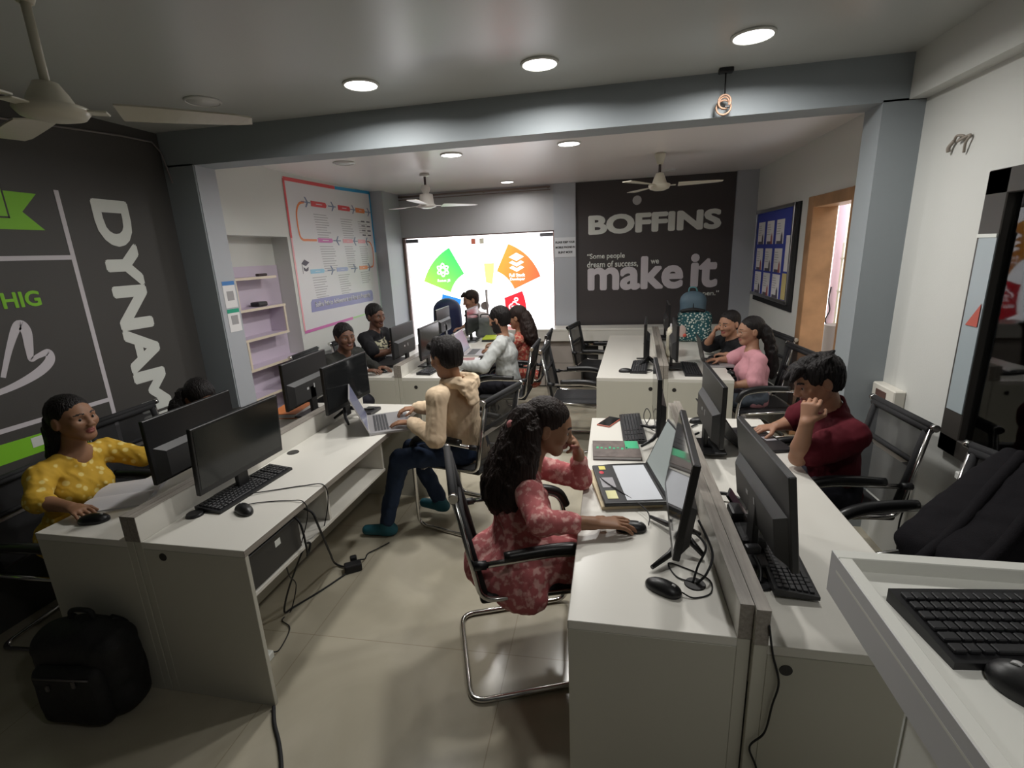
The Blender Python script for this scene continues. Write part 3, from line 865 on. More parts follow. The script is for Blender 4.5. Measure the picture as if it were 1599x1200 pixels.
# ---------------------------------------------------------------- shelf unit in the niche
su = thing('shelf_unit', 'built-in lilac shelf unit in the niche beside the left pillar', 'shelf', (-3.3, 3.9, 0))
def shp(name, q, m):
    o = q.build(name, m, su); o.matrix_parent_inverse = Matrix.Translation((3.3, -3.9, 0)); return o
ny0, ny1 = YB2+0.004, 4.31
shp('back_panel', MB().span((-3.274, ny0, 0.0), (-3.262, 4.495, 1.80)), m_lilac)
for z, y1 in ((1.708, 4.24), (1.439, ny1), (1.181, 4.31), (0.914, 4.495), (0.648, 4.495), (0.38, 4.495)):
    shp('shelf', MB().span((-3.262, ny0, z-0.022), (-3.105, y1, z), 0, 0.001).span((-3.105, ny0, z-0.022), (-3.097, y1, z), 1), [m_lilac, m_cream])
for y, z0, z1 in ((3.70, 1.439, 1.686), (4.29, 1.181, 1.417), (3.72, 0.914, 1.159), (3.66, 0.38, 0.626)):
    shp('divider', MB().span((-3.262, y-0.012, z0), (-3.105, y+0.012, z1-0.001)).span((-3.105, y-0.012, z0), (-3.097, y+0.012, z1-0.001), 1), [m_lilac, m_cream])
tag(MB().box((-3.18, 4.05, 1.439+0.022), (0.09, 0.13, 0.042), b=0.012, seg=2).build('small_box', m_black), 'small black box on the second niche shelf', 'box')
bk = tag(MB().box((-3.18, 3.57, 1.439+0.016), (0.13, 0.16, 0.03), b=0.002).build('book', mat('brown_cover', (0.16, 0.09, 0.08), 0.6)), 'brown book lying left on the second niche shelf', 'book')
tag(MB().box((-3.16, 4.12, 1.708+0.012), (0.04, 0.12, 0.022), b=0.006).build('small_box', mat('dark_bits', (0.05, 0.03, 0.03), 0.6)), 'thin dark object lying on the topmost niche shelf', 'box')

# ---------------------------------------------------------------- notice board on the right wall
MB_ = frame((0, -1, 0), (0, 0, 1), (-1, 0, 0), (XR2-0.004, 0, 0))   # x right = -Y
nb = thing('notice_board', 'blue felt notice board with white papers on the right wall beside the doorway', 'notice board', (XR2, 6.03, 1.67))
def nbp(name, q, m):
    o = q.build(name, m, nb); o.matrix_parent_inverse = Matrix.Translation((-XR2, -6.03, -1.67)); return o
bx0, bx1, bz0, bz1 = -6.69, -5.37, 1.20, 2.17
nbp('board_frame', MB().span((bx0, bz0, 0), (bx1, bz0+0.035, 0.035), 0, 0.004, MB_).span((bx0, bz1-0.035, 0), (bx1, bz1, 0.035), 0, 0.004, MB_).span((bx0, bz0, 0), (bx0+0.035, bz1, 0.035), 0, 0.004, MB_).span((bx1-0.035, bz0, 0), (bx1, bz1, 0.035), 0, 0.004, MB_), m_steel)
nbp('felt_panel', MB().span((bx0+0.02, bz0+0.02, 0.002), (bx1-0.02, bz1-0.02, 0.016), 0, 0, MB_), mat('royal_blue_felt', (0.045, 0.065, 0.36), 0.9))
nbp('dark_sheet', MB().span((bx0+0.05, bz0-0.06, -0.003), (bx1+0.09, bz1+0.0, 0.012), 0, 0, MB_), m_blackm)  # black sheet reaching past the board to the right and below
pk = 0
for j, z in enumerate((1.79, 1.50, 1.235)):
    for i in range(3):
        x0_ = bx0+0.10+0.34*i
        p_ = tag(MB().span((x0_, z, 0), (x0_+0.25, z+0.245, 0.0015), 0, 0, MB_ @ Matrix.Translation((0, 0, 0.017))).build('notice_paper', mpaper), 'white printed sheet in the %s row, %s column of the blue notice board' % (('top', 'middle', 'bottom')[j], ('left', 'middle', 'right')[i]), 'paper', 'printed sheets pinned on the blue notice board')
        q = MB()
        for k in range(5):
            q.span((x0_+0.02, z+0.20-0.025*k, 0), (x0_+0.12+0.015*(k % 3), z+0.207-0.025*k, 0.0005), 0, 0, MB_ @ Matrix.Translation((0, 0, 0.0186)))
        q.span((x0_+0.03, z+0.0, 0), (x0_+0.20, z+0.03, 0.0005), 1, 0, MB_ @ Matrix.Translation((0, 0, 0.0186)))
        q.prism([(x0_+0.16, z), (x0_+0.225, z), (x0_+0.215, z+0.08), (x0_+0.19, z+0.12), (x0_+0.165, z+0.08)], 0, 0.0006, 2, MB_ @ Matrix.Translation((0, 0, 0.0188)))
        q.build('printing', [m_gt, m_gt2, mat('print_red%d' % pk, (0.35, 0.10, 0.10) if (i+j) % 2 else (0.08, 0.07, 0.1), 0.6)], p_); pk += 1
tag(MB().span((bx1-0.20, 1.52, 0), (bx1-0.06, 1.87, 0.0015), 0, 0, MB_ @ Matrix.Translation((0, 0, 0.017))).build('notice_paper', mpaper), 'tall white sheet at the right edge of the blue notice board', 'paper')
tag(MB().span((bx1-0.22, 1.24, 0), (bx1-0.07, 1.50, 0.0015), 0, 0, MB_ @ Matrix.Translation((0, 0, 0.017))).build('notice_paper', mat('yellow_paper', (0.62, 0.52, 0.22), 0.6)), 'yellowish sheet at the lower right of the blue notice board', 'paper')

# ---------------------------------------------------------------- right wall fittings
sb = thing('switch_box', 'white switch box on the right wall above the mesh chair', 'switch', (XR, 3.11, 0.93))
def wp(o, par, loc):
    o.matrix_parent_inverse = Matrix.Translation([-v for v in loc]); return o
wp(MB().span((XR-0.06, 2.99, 0.875), (XR, 3.23, 0.985), b=0.006).build('box_body', mat('switch_white', (0.72, 0.69, 0.62), 0.4), sb), sb, (XR, 3.11, 0.93))
wp(MB().span((XR-0.063, 3.07, 0.915), (XR-0.058, 3.18, 0.955)).build('socket_window', mat('socket_brown', (0.10, 0.05, 0.04), 0.5), sb), sb, (XR, 3.11, 0.93))
so = thing('wall_socket', 'white wall socket below the ledge on the right wall', 'socket', (XR, 2.41, 0.65))
wp(MB().span((XR-0.015, 2.33, 0.60), (XR, 2.47, 0.70), b=0.003).build('face_plate', m_white, so), so, (XR, 2.41, 0.65))
wp(MB().span((XR-0.045, 2.33, 0.625), (XR-0.015, 2.38, 0.675), b=0.004).build('plug', m_black, so), so, (XR, 2.41, 0.65))
tag(MB().tube(smooth_path([(XR-0.012, 2.93, 2.245), (XR-0.02, 2.90, 2.262), (XR-0.012, 2.86, 2.25), (XR-0.016, 2.90, 2.236), (XR-0.012, 2.82, 2.25), (XR-0.02, 2.83, 2.22), (XR-0.012, 2.845, 2.18)], 5), 0.006, 6).tube(smooth_path([(XR-0.012, 2.93, 2.245), (XR-0.02, 2.95, 2.22), (XR-0.015, 2.955, 2.20)], 4), 0.009, 6).build('loose_wires', mat('dirty_wire', (0.30, 0.26, 0.22), 0.6)), 'bare loose wire ends sticking out high on the right wall', 'wire')

# hanging wire coil below the beam
hw = thing('hanging_wire', 'coiled wire with connector hanging from the ceiling in front of the beam', 'wire', (0.59, 3.18, ZC))
o_ = MB().box((0, 0, -0.012), (0.075, 0.04, 0.024), b=0.004).build('ceiling_clip', m_black, hw)
MB().tube([(0, 0, -0.02), (0.002, 0, -0.14)], 0.004, 6).build('wire_drop', m_blackm, hw)
q = MB()
for k, (rx, rz_, c_) in enumerate(((0.032, 0.034, -0.165), (0.026, 0.03, -0.17), (0.038, 0.036, -0.19))):
    q.tube([(rx*math.cos(a*PI/8), 0.008*k-0.01, c_+rz_*math.sin(a*PI/8)) for a in range(16)], 0.005, 6, closed=True)
q.build('coil', mat('copper_wire', (0.50, 0.30, 0.20), 0.45), hw)
MB().box((0.015, -0.01, -0.19), (0.03, 0.015, 0.014), b=0.003).build('connector', m_black, hw)

# ---------------------------------------------------------------- ceiling lamps
m_lamp = mat('lamp_diffuser', (1, 1, 1), 0.5, emit=(1.0, 0.985, 0.95, 9.0))
m_lampoff = mat('lamp_unlit', (0.62, 0.62, 0.61), 0.4)
def downlight(loc, label, lit, r=0.085, w=None):
    t = thing('downlight', label, 'ceiling light', loc, 0, 'round ceiling downlights')
    MB().lathe([(r+0.012, 0.0), (r+0.012, -0.006), (r+0.004, -0.012), (r, -0.010), (r, -0.002)]).build('trim_ring', m_white if lit else m_lampoff, t)
    MB().lathe([(r, -0.001), (r, -0.008), (0.001, -0.009)]).build('diffuser', m_lamp if lit else m_lampoff, t)
    if lit:
        ld = bpy.data.lights.new('downlight_beam', 'AREA')
        ld.shape = 'DISK'; ld.size = 2*r; ld.energy = w or LAMP_W; ld.color = (1.0, 0.98, 0.94); ld.spread = math.radians(165)
        lo = bpy.data.objects.new('downlight_beam', ld); COL.objects.link(lo)
        lo.location = (0, 0, -0.016); lo.parent = t
    return t
downlight((-1.335, 2.781, ZC), 'lit round downlight, left of the three in front of the beam', True)
downlight((-0.366, 2.784, ZC), 'lit round downlight, middle of the three in front of the beam', True)
downlight((0.619, 2.751, ZC), 'lit round downlight, right of the three in front of the beam', True)
downlight((-2.295, 2.747, ZC), 'unlit round downlight near the left wall above the ceiling fan blade', False)
downlight((-1.37, 4.45, ZC2), 'lit round downlight behind the beam, nearer the white poster', True)
downlight((-0.355, 4.40, ZC2), 'lit round downlight behind the beam, left of the rear right fan', True)
downlight((-1.269, 6.35, ZC2), 'small lit downlight close to the glass door', True, 0.075, 7.0)
downlight((0.62, 0.25, ZC), 'added lit downlight out of view, brightening the white counter', True, 0.085, 4.5)  # added lamp, out of view, to brighten the dark counter corner
downlight((-2.36, 4.41, ZC2), 'unlit round downlight behind the beam above the niche', False)
downlight((0.62, 6.35, ZC2), 'unlit thin round downlight close to the slogan poster', False, 0.075)

# ---------------------------------------------------------------- ceiling fans
m_fan = mat('ivory_fan_enamel', (0.60, 0.57, 0.47), 0.35); m_fanw = mat('white_fan_enamel', (0.70, 0.67, 0.63), 0.35); m_rod = mat('dark_rod', (0.05, 0.035, 0.035), 0.5)
def ceiling_fan(loc, drop, angles, R, label, m, mrod, can_h=0.12, body='bell', kr=1.0, kz=1.0):
    t = thing('ceiling_fan', label, 'ceiling fan', loc)
    MB().lathe([(0.02, 0), (0.062*kr, -0.002), (0.066*kr, -0.02), (0.045*kr, -can_h*0.8), (0.03*kr, -can_h), (0.015, -can_h)]).build('canopy', m, t)
    MB().cyl((0, 0, -can_h+0.01), (0, 0, -drop), 0.0125, seg=14).build('down_rod', mrod, t)
    z = -drop
    if body == 'bell':
        prof = [(0.016, 0.03), (0.045, 0.025), (0.055, 0.005), (0.07, -0.02), (0.085, -0.055), (0.088, -0.062), (0.13, -0.075), (0.135, -0.088), (0.115, -0.115), (0.06, -0.13), (0.002, -0.133)]
    else:
        prof = [(0.016, 0.09), (0.05, 0.085), (0.062, 0.05), (0.036, 0.005), (0.085, -0.005), (0.095, -0.10), (0.10, -0.105), (0.125, -0.115), (0.12, -0.13), (0.06, -0.145), (0.002, -0.147)]
    MB().lathe([(r*kr, z+h*kz) for r, h in prof]).build('motor_housing', m, t)
    zb = z-0.088*kz if body == 'bell' else z-0.115
    for a in angles:
        q = MB()
        M = rotz(a, (0, 0, zb))
        q.box((0.15*kr, 0, 0), (0.07, 0.05, 0.006), 0, 0.002, M)
        n = 8; vs = []
        for i in range(n+1):
            x = 0.17+(R-0.17)*i/n
            w = 0.066-0.012*abs(i/n-0.3)-(0.012 if i == n else 0)
            tw = math.radians(-13+7*i/n)
            for s_, zz in ((-1, 0.0025), (1, 0.0025), (1, -0.0025), (-1, -0.0025)):
                y = s_*w
                vs.append((x, y*math.cos(tw), y*math.sin(tw)+zz+0.010*(s_*0.5+0.5)))
        fs = []
        for i in range(n):
            for k in range(4):
                l = (k+1) % 4
                fs.append([i*4+k, i*4+l, (i+1)*4+l, (i+1)*4+k])
        fs += [[3, 2, 1, 0], [n*4+k for k in range(4)]]
        q.add(vs, fs, 0, M)
        q.build('blade', m, t)
    return t
ceiling_fan((-1.72, 1.41, ZC), 0.36, [math.radians(a) for a in (36, 156, 276)], 0.56, 'ivory ceiling fan with dusty blades near the left wall mural', m_fan, m_fan, 0.13, 'bell', 0.72, 0.68)
ceiling_fan((-1.95, 5.33, ZC2), 0.20, [math.radians(a) for a in (35, 155, 275)], 0.56, 'white ceiling fan in front of the glass door', m_fanw, m_rod, 0.03, 'cup', 0.82)
ceiling_fan((0.43, 5.2, ZC2), 0.20, [math.radians(a) for a in (-4, 116, 236)], 0.56, 'ivory ceiling fan in front of the slogan poster', m_fan, m_rod, 0.10, 'bell', 0.76)
cr = tag(MB().tube([(-2.90, YW-0.06, 2.62), (-0.80, YW-0.06, 2.625)], 0.012, 8).tube([(-2.90, YW-0.06, 2.58), (-0.80, YW-0.06, 2.59)], 0.006, 6).cyl((-2.88, YW-0.06, 2.62), (-2.88, YW, 2.62), 0.012).cyl((-0.83, YW-0.06, 2.62), (-0.83, YW, 2.62), 0.012).cyl((-1.7, YW-0.06, 2.62), (-1.7, YW, 2.62), 0.012).build('curtain_rod', mat('rod_brown', (0.22, 0.17, 0.15), 0.5)), 'thin brown curtain rod above the glass door', 'curtain rod')
tag(MB().cyl((0.30, YW-0.03, 2.395), (0.30, YW-0.006, 2.395), 0.055, seg=28).build('wall_disc', mat('pale_disc', (0.50, 0.49, 0.49), 0.5)), 'small round pale disc on the slogan poster below the rear right fan', 'disc')

# ---------------------------------------------------------------- desks
m_lam = mat('white_laminate', (0.70, 0.68, 0.625), 0.28, spec=0.5)
m_lam_shade = mat('shaded_laminate', (0.53, 0.515, 0.445), 0.38)  # white laminate again, with the panels' shade put into its colour
m_grain = two_tone('grey_wood_edge', 'noise', (0.23, 0.205, 0.18), (0.33, 0.30, 0.265), 6, 0.4, 0.35, 0.65, (14, 1.0, 14))
m_cap = mat('grommet_black', (0.02, 0.018, 0.018), 0.45)
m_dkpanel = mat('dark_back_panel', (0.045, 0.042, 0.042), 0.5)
DZ, DT = 0.75, 0.030
ZDV = 0.86
def desk(label, loc, L, W, sgn, rz=0.0, shelf=False, caps=(), side_hole=None, far_panel=True, dark_back=False):
    """one straight run: +Y along the run, the user's edge at x=0, the divider at x=sgn*W"""
    t = thing('workstation_desk', label, 'desk', loc, rz, 'rows of white workstation desks')
    S = lambda x: sgn*x
    def span(mb, x0, x1, y0, y1, z0, z1, mi=0, b=0.0015):
        a, c = sorted((S(x0), S(x1)))
        return mb.span((a, y0, z0), (c, y1, z1), mi, b)
    q = MB(); span(q, 0, W-0.036, 0.0, L, DZ-DT, DZ)
    q.build('desktop', m_lam, t)
    q = MB(); span(q, -0.0012, 0.0012, -0.0005, L-0.0005, DZ-DT+0.001, DZ-0.0015, 0, 0); q.build('edge_band', m_grain, t)
    q = MB(); span(q, 0.0, W-0.037, 0.0, 0.02, 0.0, DZ-DT-0.0005); span(q, W-0.0365, W-0.0005, 0.0, 0.02, 0, DZ-0.0005)
    q.build('side_panel', m_lam_shade, t)
    if far_panel:
        q = MB(); span(q, 0.0, W, L-0.02, L, 0.0, DZ-DT-0.0005); q.build('side_panel', m_lam_shade, t)
    q = MB(); span(q, W-0.036, W, 0.0, L, DZ, ZDV, 0, 0.001); span(q, W-0.0355, W-0.0005, 0.021, L-0.001, DZ-0.15, DZ, 0, 0)
    q.build('divider_panel', m_lam, t)
    q = MB(); span(q, W-0.037, W, -0.001, L, ZDV, ZDV+0.002, 0, 0); span(q, W-0.036, W, -0.0015, 0.0, DZ, ZDV, 0, 0)
    q.build('divider_edge', m_grain, t)
    q = MB(); span(q, W-0.02, W-0.003, 0.02, L-0.02, 0.02, DZ-0.15); q.build('back_panel', m_dkpanel if dark_back else m_lam_shade, t)
    if shelf:
        q = MB(); span(q, 0.02, W-0.02, 0.02, L*0.66, 0.512, 0.53); q.build('shelf', m_lam, t)
        for yy in (0.615, L*0.66-0.01):
            q = MB(); span(q, 0.025, W-0.02, yy-0.009, yy+0.009, 0.53, DZ-DT); q.build('shelf_divider', m_lam, t)
    for (cx, cy) in caps:
        MB().cyl((S(cx), cy, DZ), (S(cx), cy, DZ+0.004), 0.034, 0.031, seg=28).build('grommet', m_cap, t)
    if side_hole:
        MB().cyl((S(side_hole[0]), -0.002, side_hole[1]), (S(side_hole[0]), 0.001, side_hole[1]), 0.017, seg=22).build('cable_hole', m_cap, t)
    return t
desk('white desk run of the near left island, on the left wall side', (-2.405, 1.441, 0), 1.89, 0.505, 1, caps=[(0.43, 0.95)])
desk('white desk run of the near left island, on the aisle side with open shelf below', (-1.386, 1.441, 0), 1.89, 0.512, -1, shelf=True, caps=[(0.425, 0.935)], side_hole=(0.385, 0.69))
desk('white desk run of the near right island, on the aisle side', (-0.121, 1.250, 0), 1.865, 0.511, 1, caps=[(0.395, 0.222)], dark_back=True)
desk('white desk run of the near right island, on the right wall side', (0.915, 1.232, 0), 1.93, 0.523, -1, side_hole=(0.435, 0.675), dark_back=True)
desk('white desk run of the far left island, on the poster side', (-2.40, 4.13, 0), 2.25, 0.472, 1)
desk('white desk run of the far left island, on the aisle side', (-1.40, 4.13, 0), 2.25, 0.526, -1, side_hole=(0.36, 0.66))
RF = math.radians(-2.6)
def far(x, y, z=0.0):            # places things in the frame of the slightly turned far right island
    return tuple(rotz(RF, (-0.124, 4.18, 0)) @ Vector((x, y, z)))
desk('white desk run of the far right island, on the aisle side', far(0, 0), 2.17, 0.548, 1, RF, caps=[(0.44, 0.30), (0.44, 1.6)], side_hole=(0.45, 0.66))
desk('white desk run of the far right island, on the right wall side', far(1.10, 0), 2.17, 0.548, -1, RF, side_hole=(0.46, 0.655))

# long low cabinet along the back wall
lc = thing('low_cabinet', 'long white topped low cabinet with beige fronts along the back wall', 'cabinet', (-0.4, 6.66, 0))
def lp(name, q, m):
    o = q.build(name, m, lc); o.matrix_parent_inverse = Matrix.Translation((0.4, -6.66, 0)); return o
lp('worktop', MB().span((-1.45, 6.49, 0.79), (1.0, 6.82, 0.815), b=0.002), m_lam)
lp('apron', MB().span((-1.45, 6.495, 0.655), (1.0, 6.515, 0.79)), m_lam)
for x0_, x1_ in ((-1.41, -0.90), (-0.89, -0.40), (0.02, 0.5)):
    lp('door', MB().span((x0_, 6.58, 0.34), (x1_, 6.60, 0.655), b=0.002), m_beige)
    lp('door', MB().span((x0_, 6.58, 0.02), (x1_, 6.60, 0.335), b=0.002), m_beige)
lp('carcass', MB().span((-1.45, 6.60, 0), (-0.38, 6.80, 0.79)).span((-0.38, 6.78, 0), (0.0, 6.80, 0.79)).span((0.0, 6.60, 0), (1.0, 6.80, 0.79)), m_dkpanel)
lp('upright', MB().span((-0.17, 6.51, 0), (-0.11, 6.60, 0.79)), m_lam)

# podium counter at the right front, its top is a shallow tray
CN = thing('counter', 'white podium counter with a raised rim at the lower right corner', 'counter', (0.80, 0.66, 0))
def cp(name, q, m):
    o = q.build(name, m, CN); o.matrix_parent_inverse = Matrix.Translation((-0.80, -0.66, 0)); return o
m_ctr = mat('counter_white', (0.80, 0.80, 0.75), 0.4, spec=0.4)
m_ctrg = mat('counter_grey_side', (0.62, 0.62, 0.64), 0.45)
CZ = 1.17
K_ = MB()
cy1 = 1.055
K_.span((0.472, 0.24, CZ-0.035), (1.30, cy1-0.03, CZ-0.03))
cp('tray_top', K_, m_ctr)
q = MB().span((0.474, cy1-0.03, CZ-0.10), (1.31, cy1, CZ), 0, 0.002).span((0.474, 0.24, CZ-0.10), (0.50, cy1-0.03, CZ), 0, 0.002).span((1.28, 0.24, CZ-0.10), (1.31, cy1-0.03, CZ), 0, 0.002)
cp('rim', q, m_ctr)
q = MB().span((0.4725, 0.24, CZ-0.10), (0.474, cy1, CZ-0.002)); cp('side_face', q, m_ctrg)
q = MB().span((0.505, 0.24, 0), (0.525, 0.79, CZ-0.10)).span((1.26, 0.24, 0), (1.28, 0.79, CZ-0.10)).span((0.525, 0.77, 0), (1.26, 0.79, CZ-0.10)); cp('panel', q, m_ctr)
q = MB().span((0.503, 0.788, 0), (0.527, 0.793, CZ-0.10)); cp('edge_strip', q, m_letter)

# ---------------------------------------------------------------- computer hardware
m_scr = mat('dark_screen', (0.010, 0.012, 0.012), 0.16, spec=0.5)
m_scrl = mat('glossy_screen', (0.012, 0.013, 0.014), 0.07, spec=0.6)
m_shell = mat('black_shell', (0.010, 0.010, 0.011), 0.38)
m_shell2 = mat('grey_black_shell', (0.026, 0.026, 0.027), 0.42)
m_logo = mat('logo_grey', (0.5, 0.5, 0.5), 0.4)
m_key = mat('keycap', (0.022, 0.022, 0.025), 0.45)
def monitor_proto(base='plate', W=0.535, H=0.312, zb=0.095, thick=0.022, label='', screen=None):
    """screen faces +x, the stand's foot is at the origin"""
    t = thing('monitor', label, 'monitor', group='black desktop monitors')
    zc = zb+H/2
    T = 0.05
    q = MB().box((T-0.01, 0, zc), (thick, W, H), 0, 0.003)
    hs_ = q.build('housing', m_shell, t)
    MB().span((T-0.01+thick/2, -W/2+0.012, zb+0.028), (T-0.01+thick/2+0.0012, W/2-0.012, zb+H-0.012)).build('screen', screen or m_scr, hs_)
    # thicker lower half of the back with a bright chamfer along its top
    y1, y2 = W/2-0.02, W/2-0.06
    x0 = T-0.01-thick/2; x1 = x0-0.028
    zt = zb+H*0.56; zt2 = zb+H*0.48
    vs = [(x0, -y1, zb+0.01), (x0, y1, zb+0.01), (x0, y1, zt), (x0, -y1, zt), (x1, -y2, zb+0.025), (x1, y2, zb+0.025), (x1, y2, zt2), (x1, -y2, zt2)]
    bcv_ = MB().add(vs, [[4, 5, 6, 7], [0, 1, 5, 4], [1, 2, 6, 5], [2, 3, 7, 6], [3, 0, 4, 7], [3, 2, 1, 0]])
    bcv = bcv_.build('back_cover', m_shell2, t)
    MB().box((x1-0.0008, 0.06, zb+H*0.33), (0.001, 0.022, 0.016)).build('rear_label', m_logo, bcv)
    MB().box((x1-0.0008, -0.02, zb+H*0.34), (0.001, 0.012, 0.03)).build('rear_label', m_logo, bcv)
    q = MB().box((0.012, 0, (zb+0.12)/2), (0.022, 0.07, zb+0.10), 0, 0.004)
    q.build('stand_neck', m_shell, t)
    if base == 'plate':
        MB().box((0.02, 0, 0.006), (0.17, 0.22, 0.012), 0, 0.005, seg=2).build('stand_base', m_shell, t)
    else:
        q = MB()
        for s in (-1, 1):
            q.tube([(0.012, 0.03*s, 0.055), (0.06, 0.10*s, 0.02), (0.12, 0.17*s, 0.007)], [0.014, 0.011, 0.007], 8)
            q.tube([(0.012, 0.02*s, 0.055), (-0.05, 0.07*s, 0.008)], [0.014, 0.008], 8)
        q.build('stand_foot', m_shell, t)
    return t
PL = monitor_proto('plate', label='black monitor nearest the camera on the near left aisle desk')
VE = monitor_proto('v', label='black monitor on splayed feet on the near right aisle desk, nearest the camera', screen=m_scrl)
def put(proto, label, loc, face, first=False, tilt=0.0):
    o = proto if first else dup(proto, label)
    Rt = Matrix.Translation((0.03, 0, 0.2)) @ Matrix.Rotation(math.radians(tilt), 4, 'Y') @ Matrix.Translation((-0.03, 0, -0.2))
    for ch in o.children:
        if ch.name.startswith(('housing', 'back_cover')):
            ch.matrix_local = Rt
    o.location = loc; o.rotation_euler = (0, 0, face); o.scale = (1, 1, 1)
    return o
R_ = math.radians
put(PL, '', (-1.79, 1.93, DZ), R_(-3), True, tilt=4)
put(PL, 'black monitor seen from behind beside the woman in yellow', (-2.03, 2.0, DZ), R_(180))
put(VE, 'black monitor on the near left aisle desk, farther one beside the open silver laptop', (-1.80, 2.97, DZ+0.02), R_(-2))
put(PL, 'black monitor on the near left wall-side desk, farther one in front of the niche', (-2.03, 2.98, DZ+0.035), R_(182))
put(VE, '', (0.275, 1.685, DZ+0.008), R_(177), True, tilt=-8.5)
VE.scale = (1.04, 1.0, 1.07)
put(VE, 'black monitor seen edge on at the far end of the near right aisle desk', (0.29, 2.75, DZ+0.02), R_(178))
put(PL, 'black monitor seen from behind, nearest the white counter', (0.475, 1.655, DZ+0.025), R_(2), tilt=-7)
put(PL, 'black monitor before the man in the dark red shirt, farther one', (0.48, 2.62, DZ+0.02), R_(0))
# far left island
put(PL, 'black monitor seen from behind in front of the man with crossed arms', (-2.02, 4.62, DZ+0.02), R_(180))
put(PL, 'black monitor seen from behind in front of the navy high-backed chair', (-2.08, 6.04, DZ+0.02), R_(181))
put(PL, 'black monitor beyond the head of the man in the beige hoodie', (-1.80, 4.57, DZ+0.02), R_(0))
put(PL, 'black monitor just below the face of the man by the glass door', (-1.76, 6.0, DZ+0.02), R_(0))
# far right island
FR = lambda x, y, z=0: far(x, y, DZ+z)
put(VE, 'black monitor on the far right aisle desk, seen edge on', FR(0.45, 0.55, 0.01), R_(178)+RF)
put(PL, 'black monitor on the far right wall-side desk, nearer one, seen edge on', FR(0.62, 0.38, 0.02), RF)
put(PL, 'black monitor on the far right wall-side desk, farther one left of the teal backpack', FR(0.64, 1.85, 0.03), RF)

def keyboard_proto(L=0.44, D=0.135, label=''):
    """long side along y, user on +x"""
    t = thing('keyboard', label, 'keyboard', group='black keyboards')
    q = MB()
    q.add([(-D/2, -L/2, 0), (D/2, -L/2, 0), (D/2, L/2, 0), (-D/2, L/2, 0), (-D/2, -L/2, 0.024), (D/2, -L/2, 0.012), (D/2, L/2, 0.012), (-D/2, L/2, 0.024)],
          [[3, 2, 1, 0], [4, 5, 6, 7], [0, 1, 5, 4], [1, 2, 6, 5], [2, 3, 7, 6], [3, 0, 4, 7]])
    q.build('body', m_black, t)
    q = MB(); rows_ = 6
    kx = (D-0.022)/rows_
    for i in range(rows_):
        x = -D/2+0.011+kx*(i+0.5)
        z = 0.024-0.012*(x+D/2)/D
        y = -L/2+0.010
        widths = [1]*15+[0.35]+[1]*3+[0.35]+[1]*4
        if i == 5:
            widths = [1.3, 1.2, 1.2, 6.0, 1.2, 1.2, 1.2, 1.7]+[0.35]+[1]*3+[0.35]+[2, 1, 1]
        elif i >= 2:
            widths = [1.2+0.25*(i-2)]+[1]*12+[1.8-0.25*(i-2)]+[0.35]+[1]*3+[0.35]+[1]*4
        u = (L-0.02)/sum(widths)
        for w in widths:
            if w >= 1 and not (i == 4 and False):
                q.box((x, y+w*u/2, z+0.003), (kx-0.0035, w*u-0.0035, 0.007), 0, 0.0015)
            y += w*u
    q.build('keys', m_key, t)
    return t
KB = keyboard_proto(label='black keyboard on the near left aisle desk in front of the monitor')
def put_kb(label, loc, rz, first=False):
    o = KB if first else dup(KB, label)
    o.location = loc; o.rotation_euler = (0, 0, rz)
    return o
put_kb('', (-1.752, 1.925, DZ), R_(-4), True).scale = (1.05, 1.08, 1)
put_kb('black keyboard at the far end of the near right aisle desk beside the phone', (0.127, 2.92, DZ), R_(182)).scale = (0.95, 1.1, 1)
put_kb('black keyboard under the nearest monitor of the near right wall-side desk', (0.575, 1.66, DZ+0.012), R_(-3)).scale = (0.95, 1.05, 1)
put_kb('black keyboard in front of the edge-on monitor of the far right aisle desk', FR(0.36, 0.40), R_(177)+RF)
put_kb('black keyboard under the nearer monitor of the far right wall-side desk', FR(0.80, 0.33), RF)
put_kb('black keyboard below the nearer monitor of the far left aisle desk', (-1.70, 4.46, DZ), R_(-4))
kbc = put_kb('large black keyboard lying in the tray of the counter', (0.747, 0.880, CZ-0.03), R_(-90+7))
kbc.scale = (1.22, 0.97, 1.15)

def mouse_proto(label):
    t = thing('mouse', label, 'mouse', group='black computer mice')
    S = SDF((-0.075, -0.05, -0.01), (0.075, 0.05, 0.05), 0.0025)
    S.ell((0, 0, 0.008), (0.058, 0.031, 0.029), k=0.004).ell((0.03, 0, 0.006), (0.03, 0.029, 0.022), k=0.012).half((0, 0, 0.0), (0, 0, -1))
    V, Q = S.mesh()
    mesh_np('shell', V, Q, m_shell, t)
    MB().cyl((0.034, -0.004, 0.027), (0.034, 0.004, 0.027), 0.008, seg=14).build('scroll_wheel', m_logo, t)
    return t
MO = mouse_proto('black mouse on the near left aisle desk beside the keyboard')
def put_mouse(label, loc, rz, first=False, s=1.0):
    o = MO if first else dup(MO, label)
    o.location = loc; o.rotation_euler = (0, 0, rz); o.scale = (s, s, s)
    return o
put_mouse('', (-1.60, 1.715, DZ), R_(150), True)
put_mouse('black mouse under the hand of the woman in yellow', (-2.235, 1.555, DZ), R_(20), s=1.05)
put_mouse('black mouse under the hand of the woman in the pink kurta', (0.080, 1.778, DZ), R_(8))
put_mouse('black mouse lying alone near the camera end of the near right aisle desk', (0.168, 1.428, DZ), R_(-28))
put_mouse('black mouse at the far end of the near right wall-side desk', (0.535, 3.07, DZ), R_(10))
put_mouse('dark grey mouse in front of the far right aisle desk', FR(0.24, 0.22), R_(175))
put_mouse('dark grey mouse at the end of the far left poster-side desk', (-2.18, 4.32, DZ), R_(170))
put_mouse('black mouse under the hand of the girl in the black T-shirt', (0.965, 4.93, DZ+0.002), R_(190))
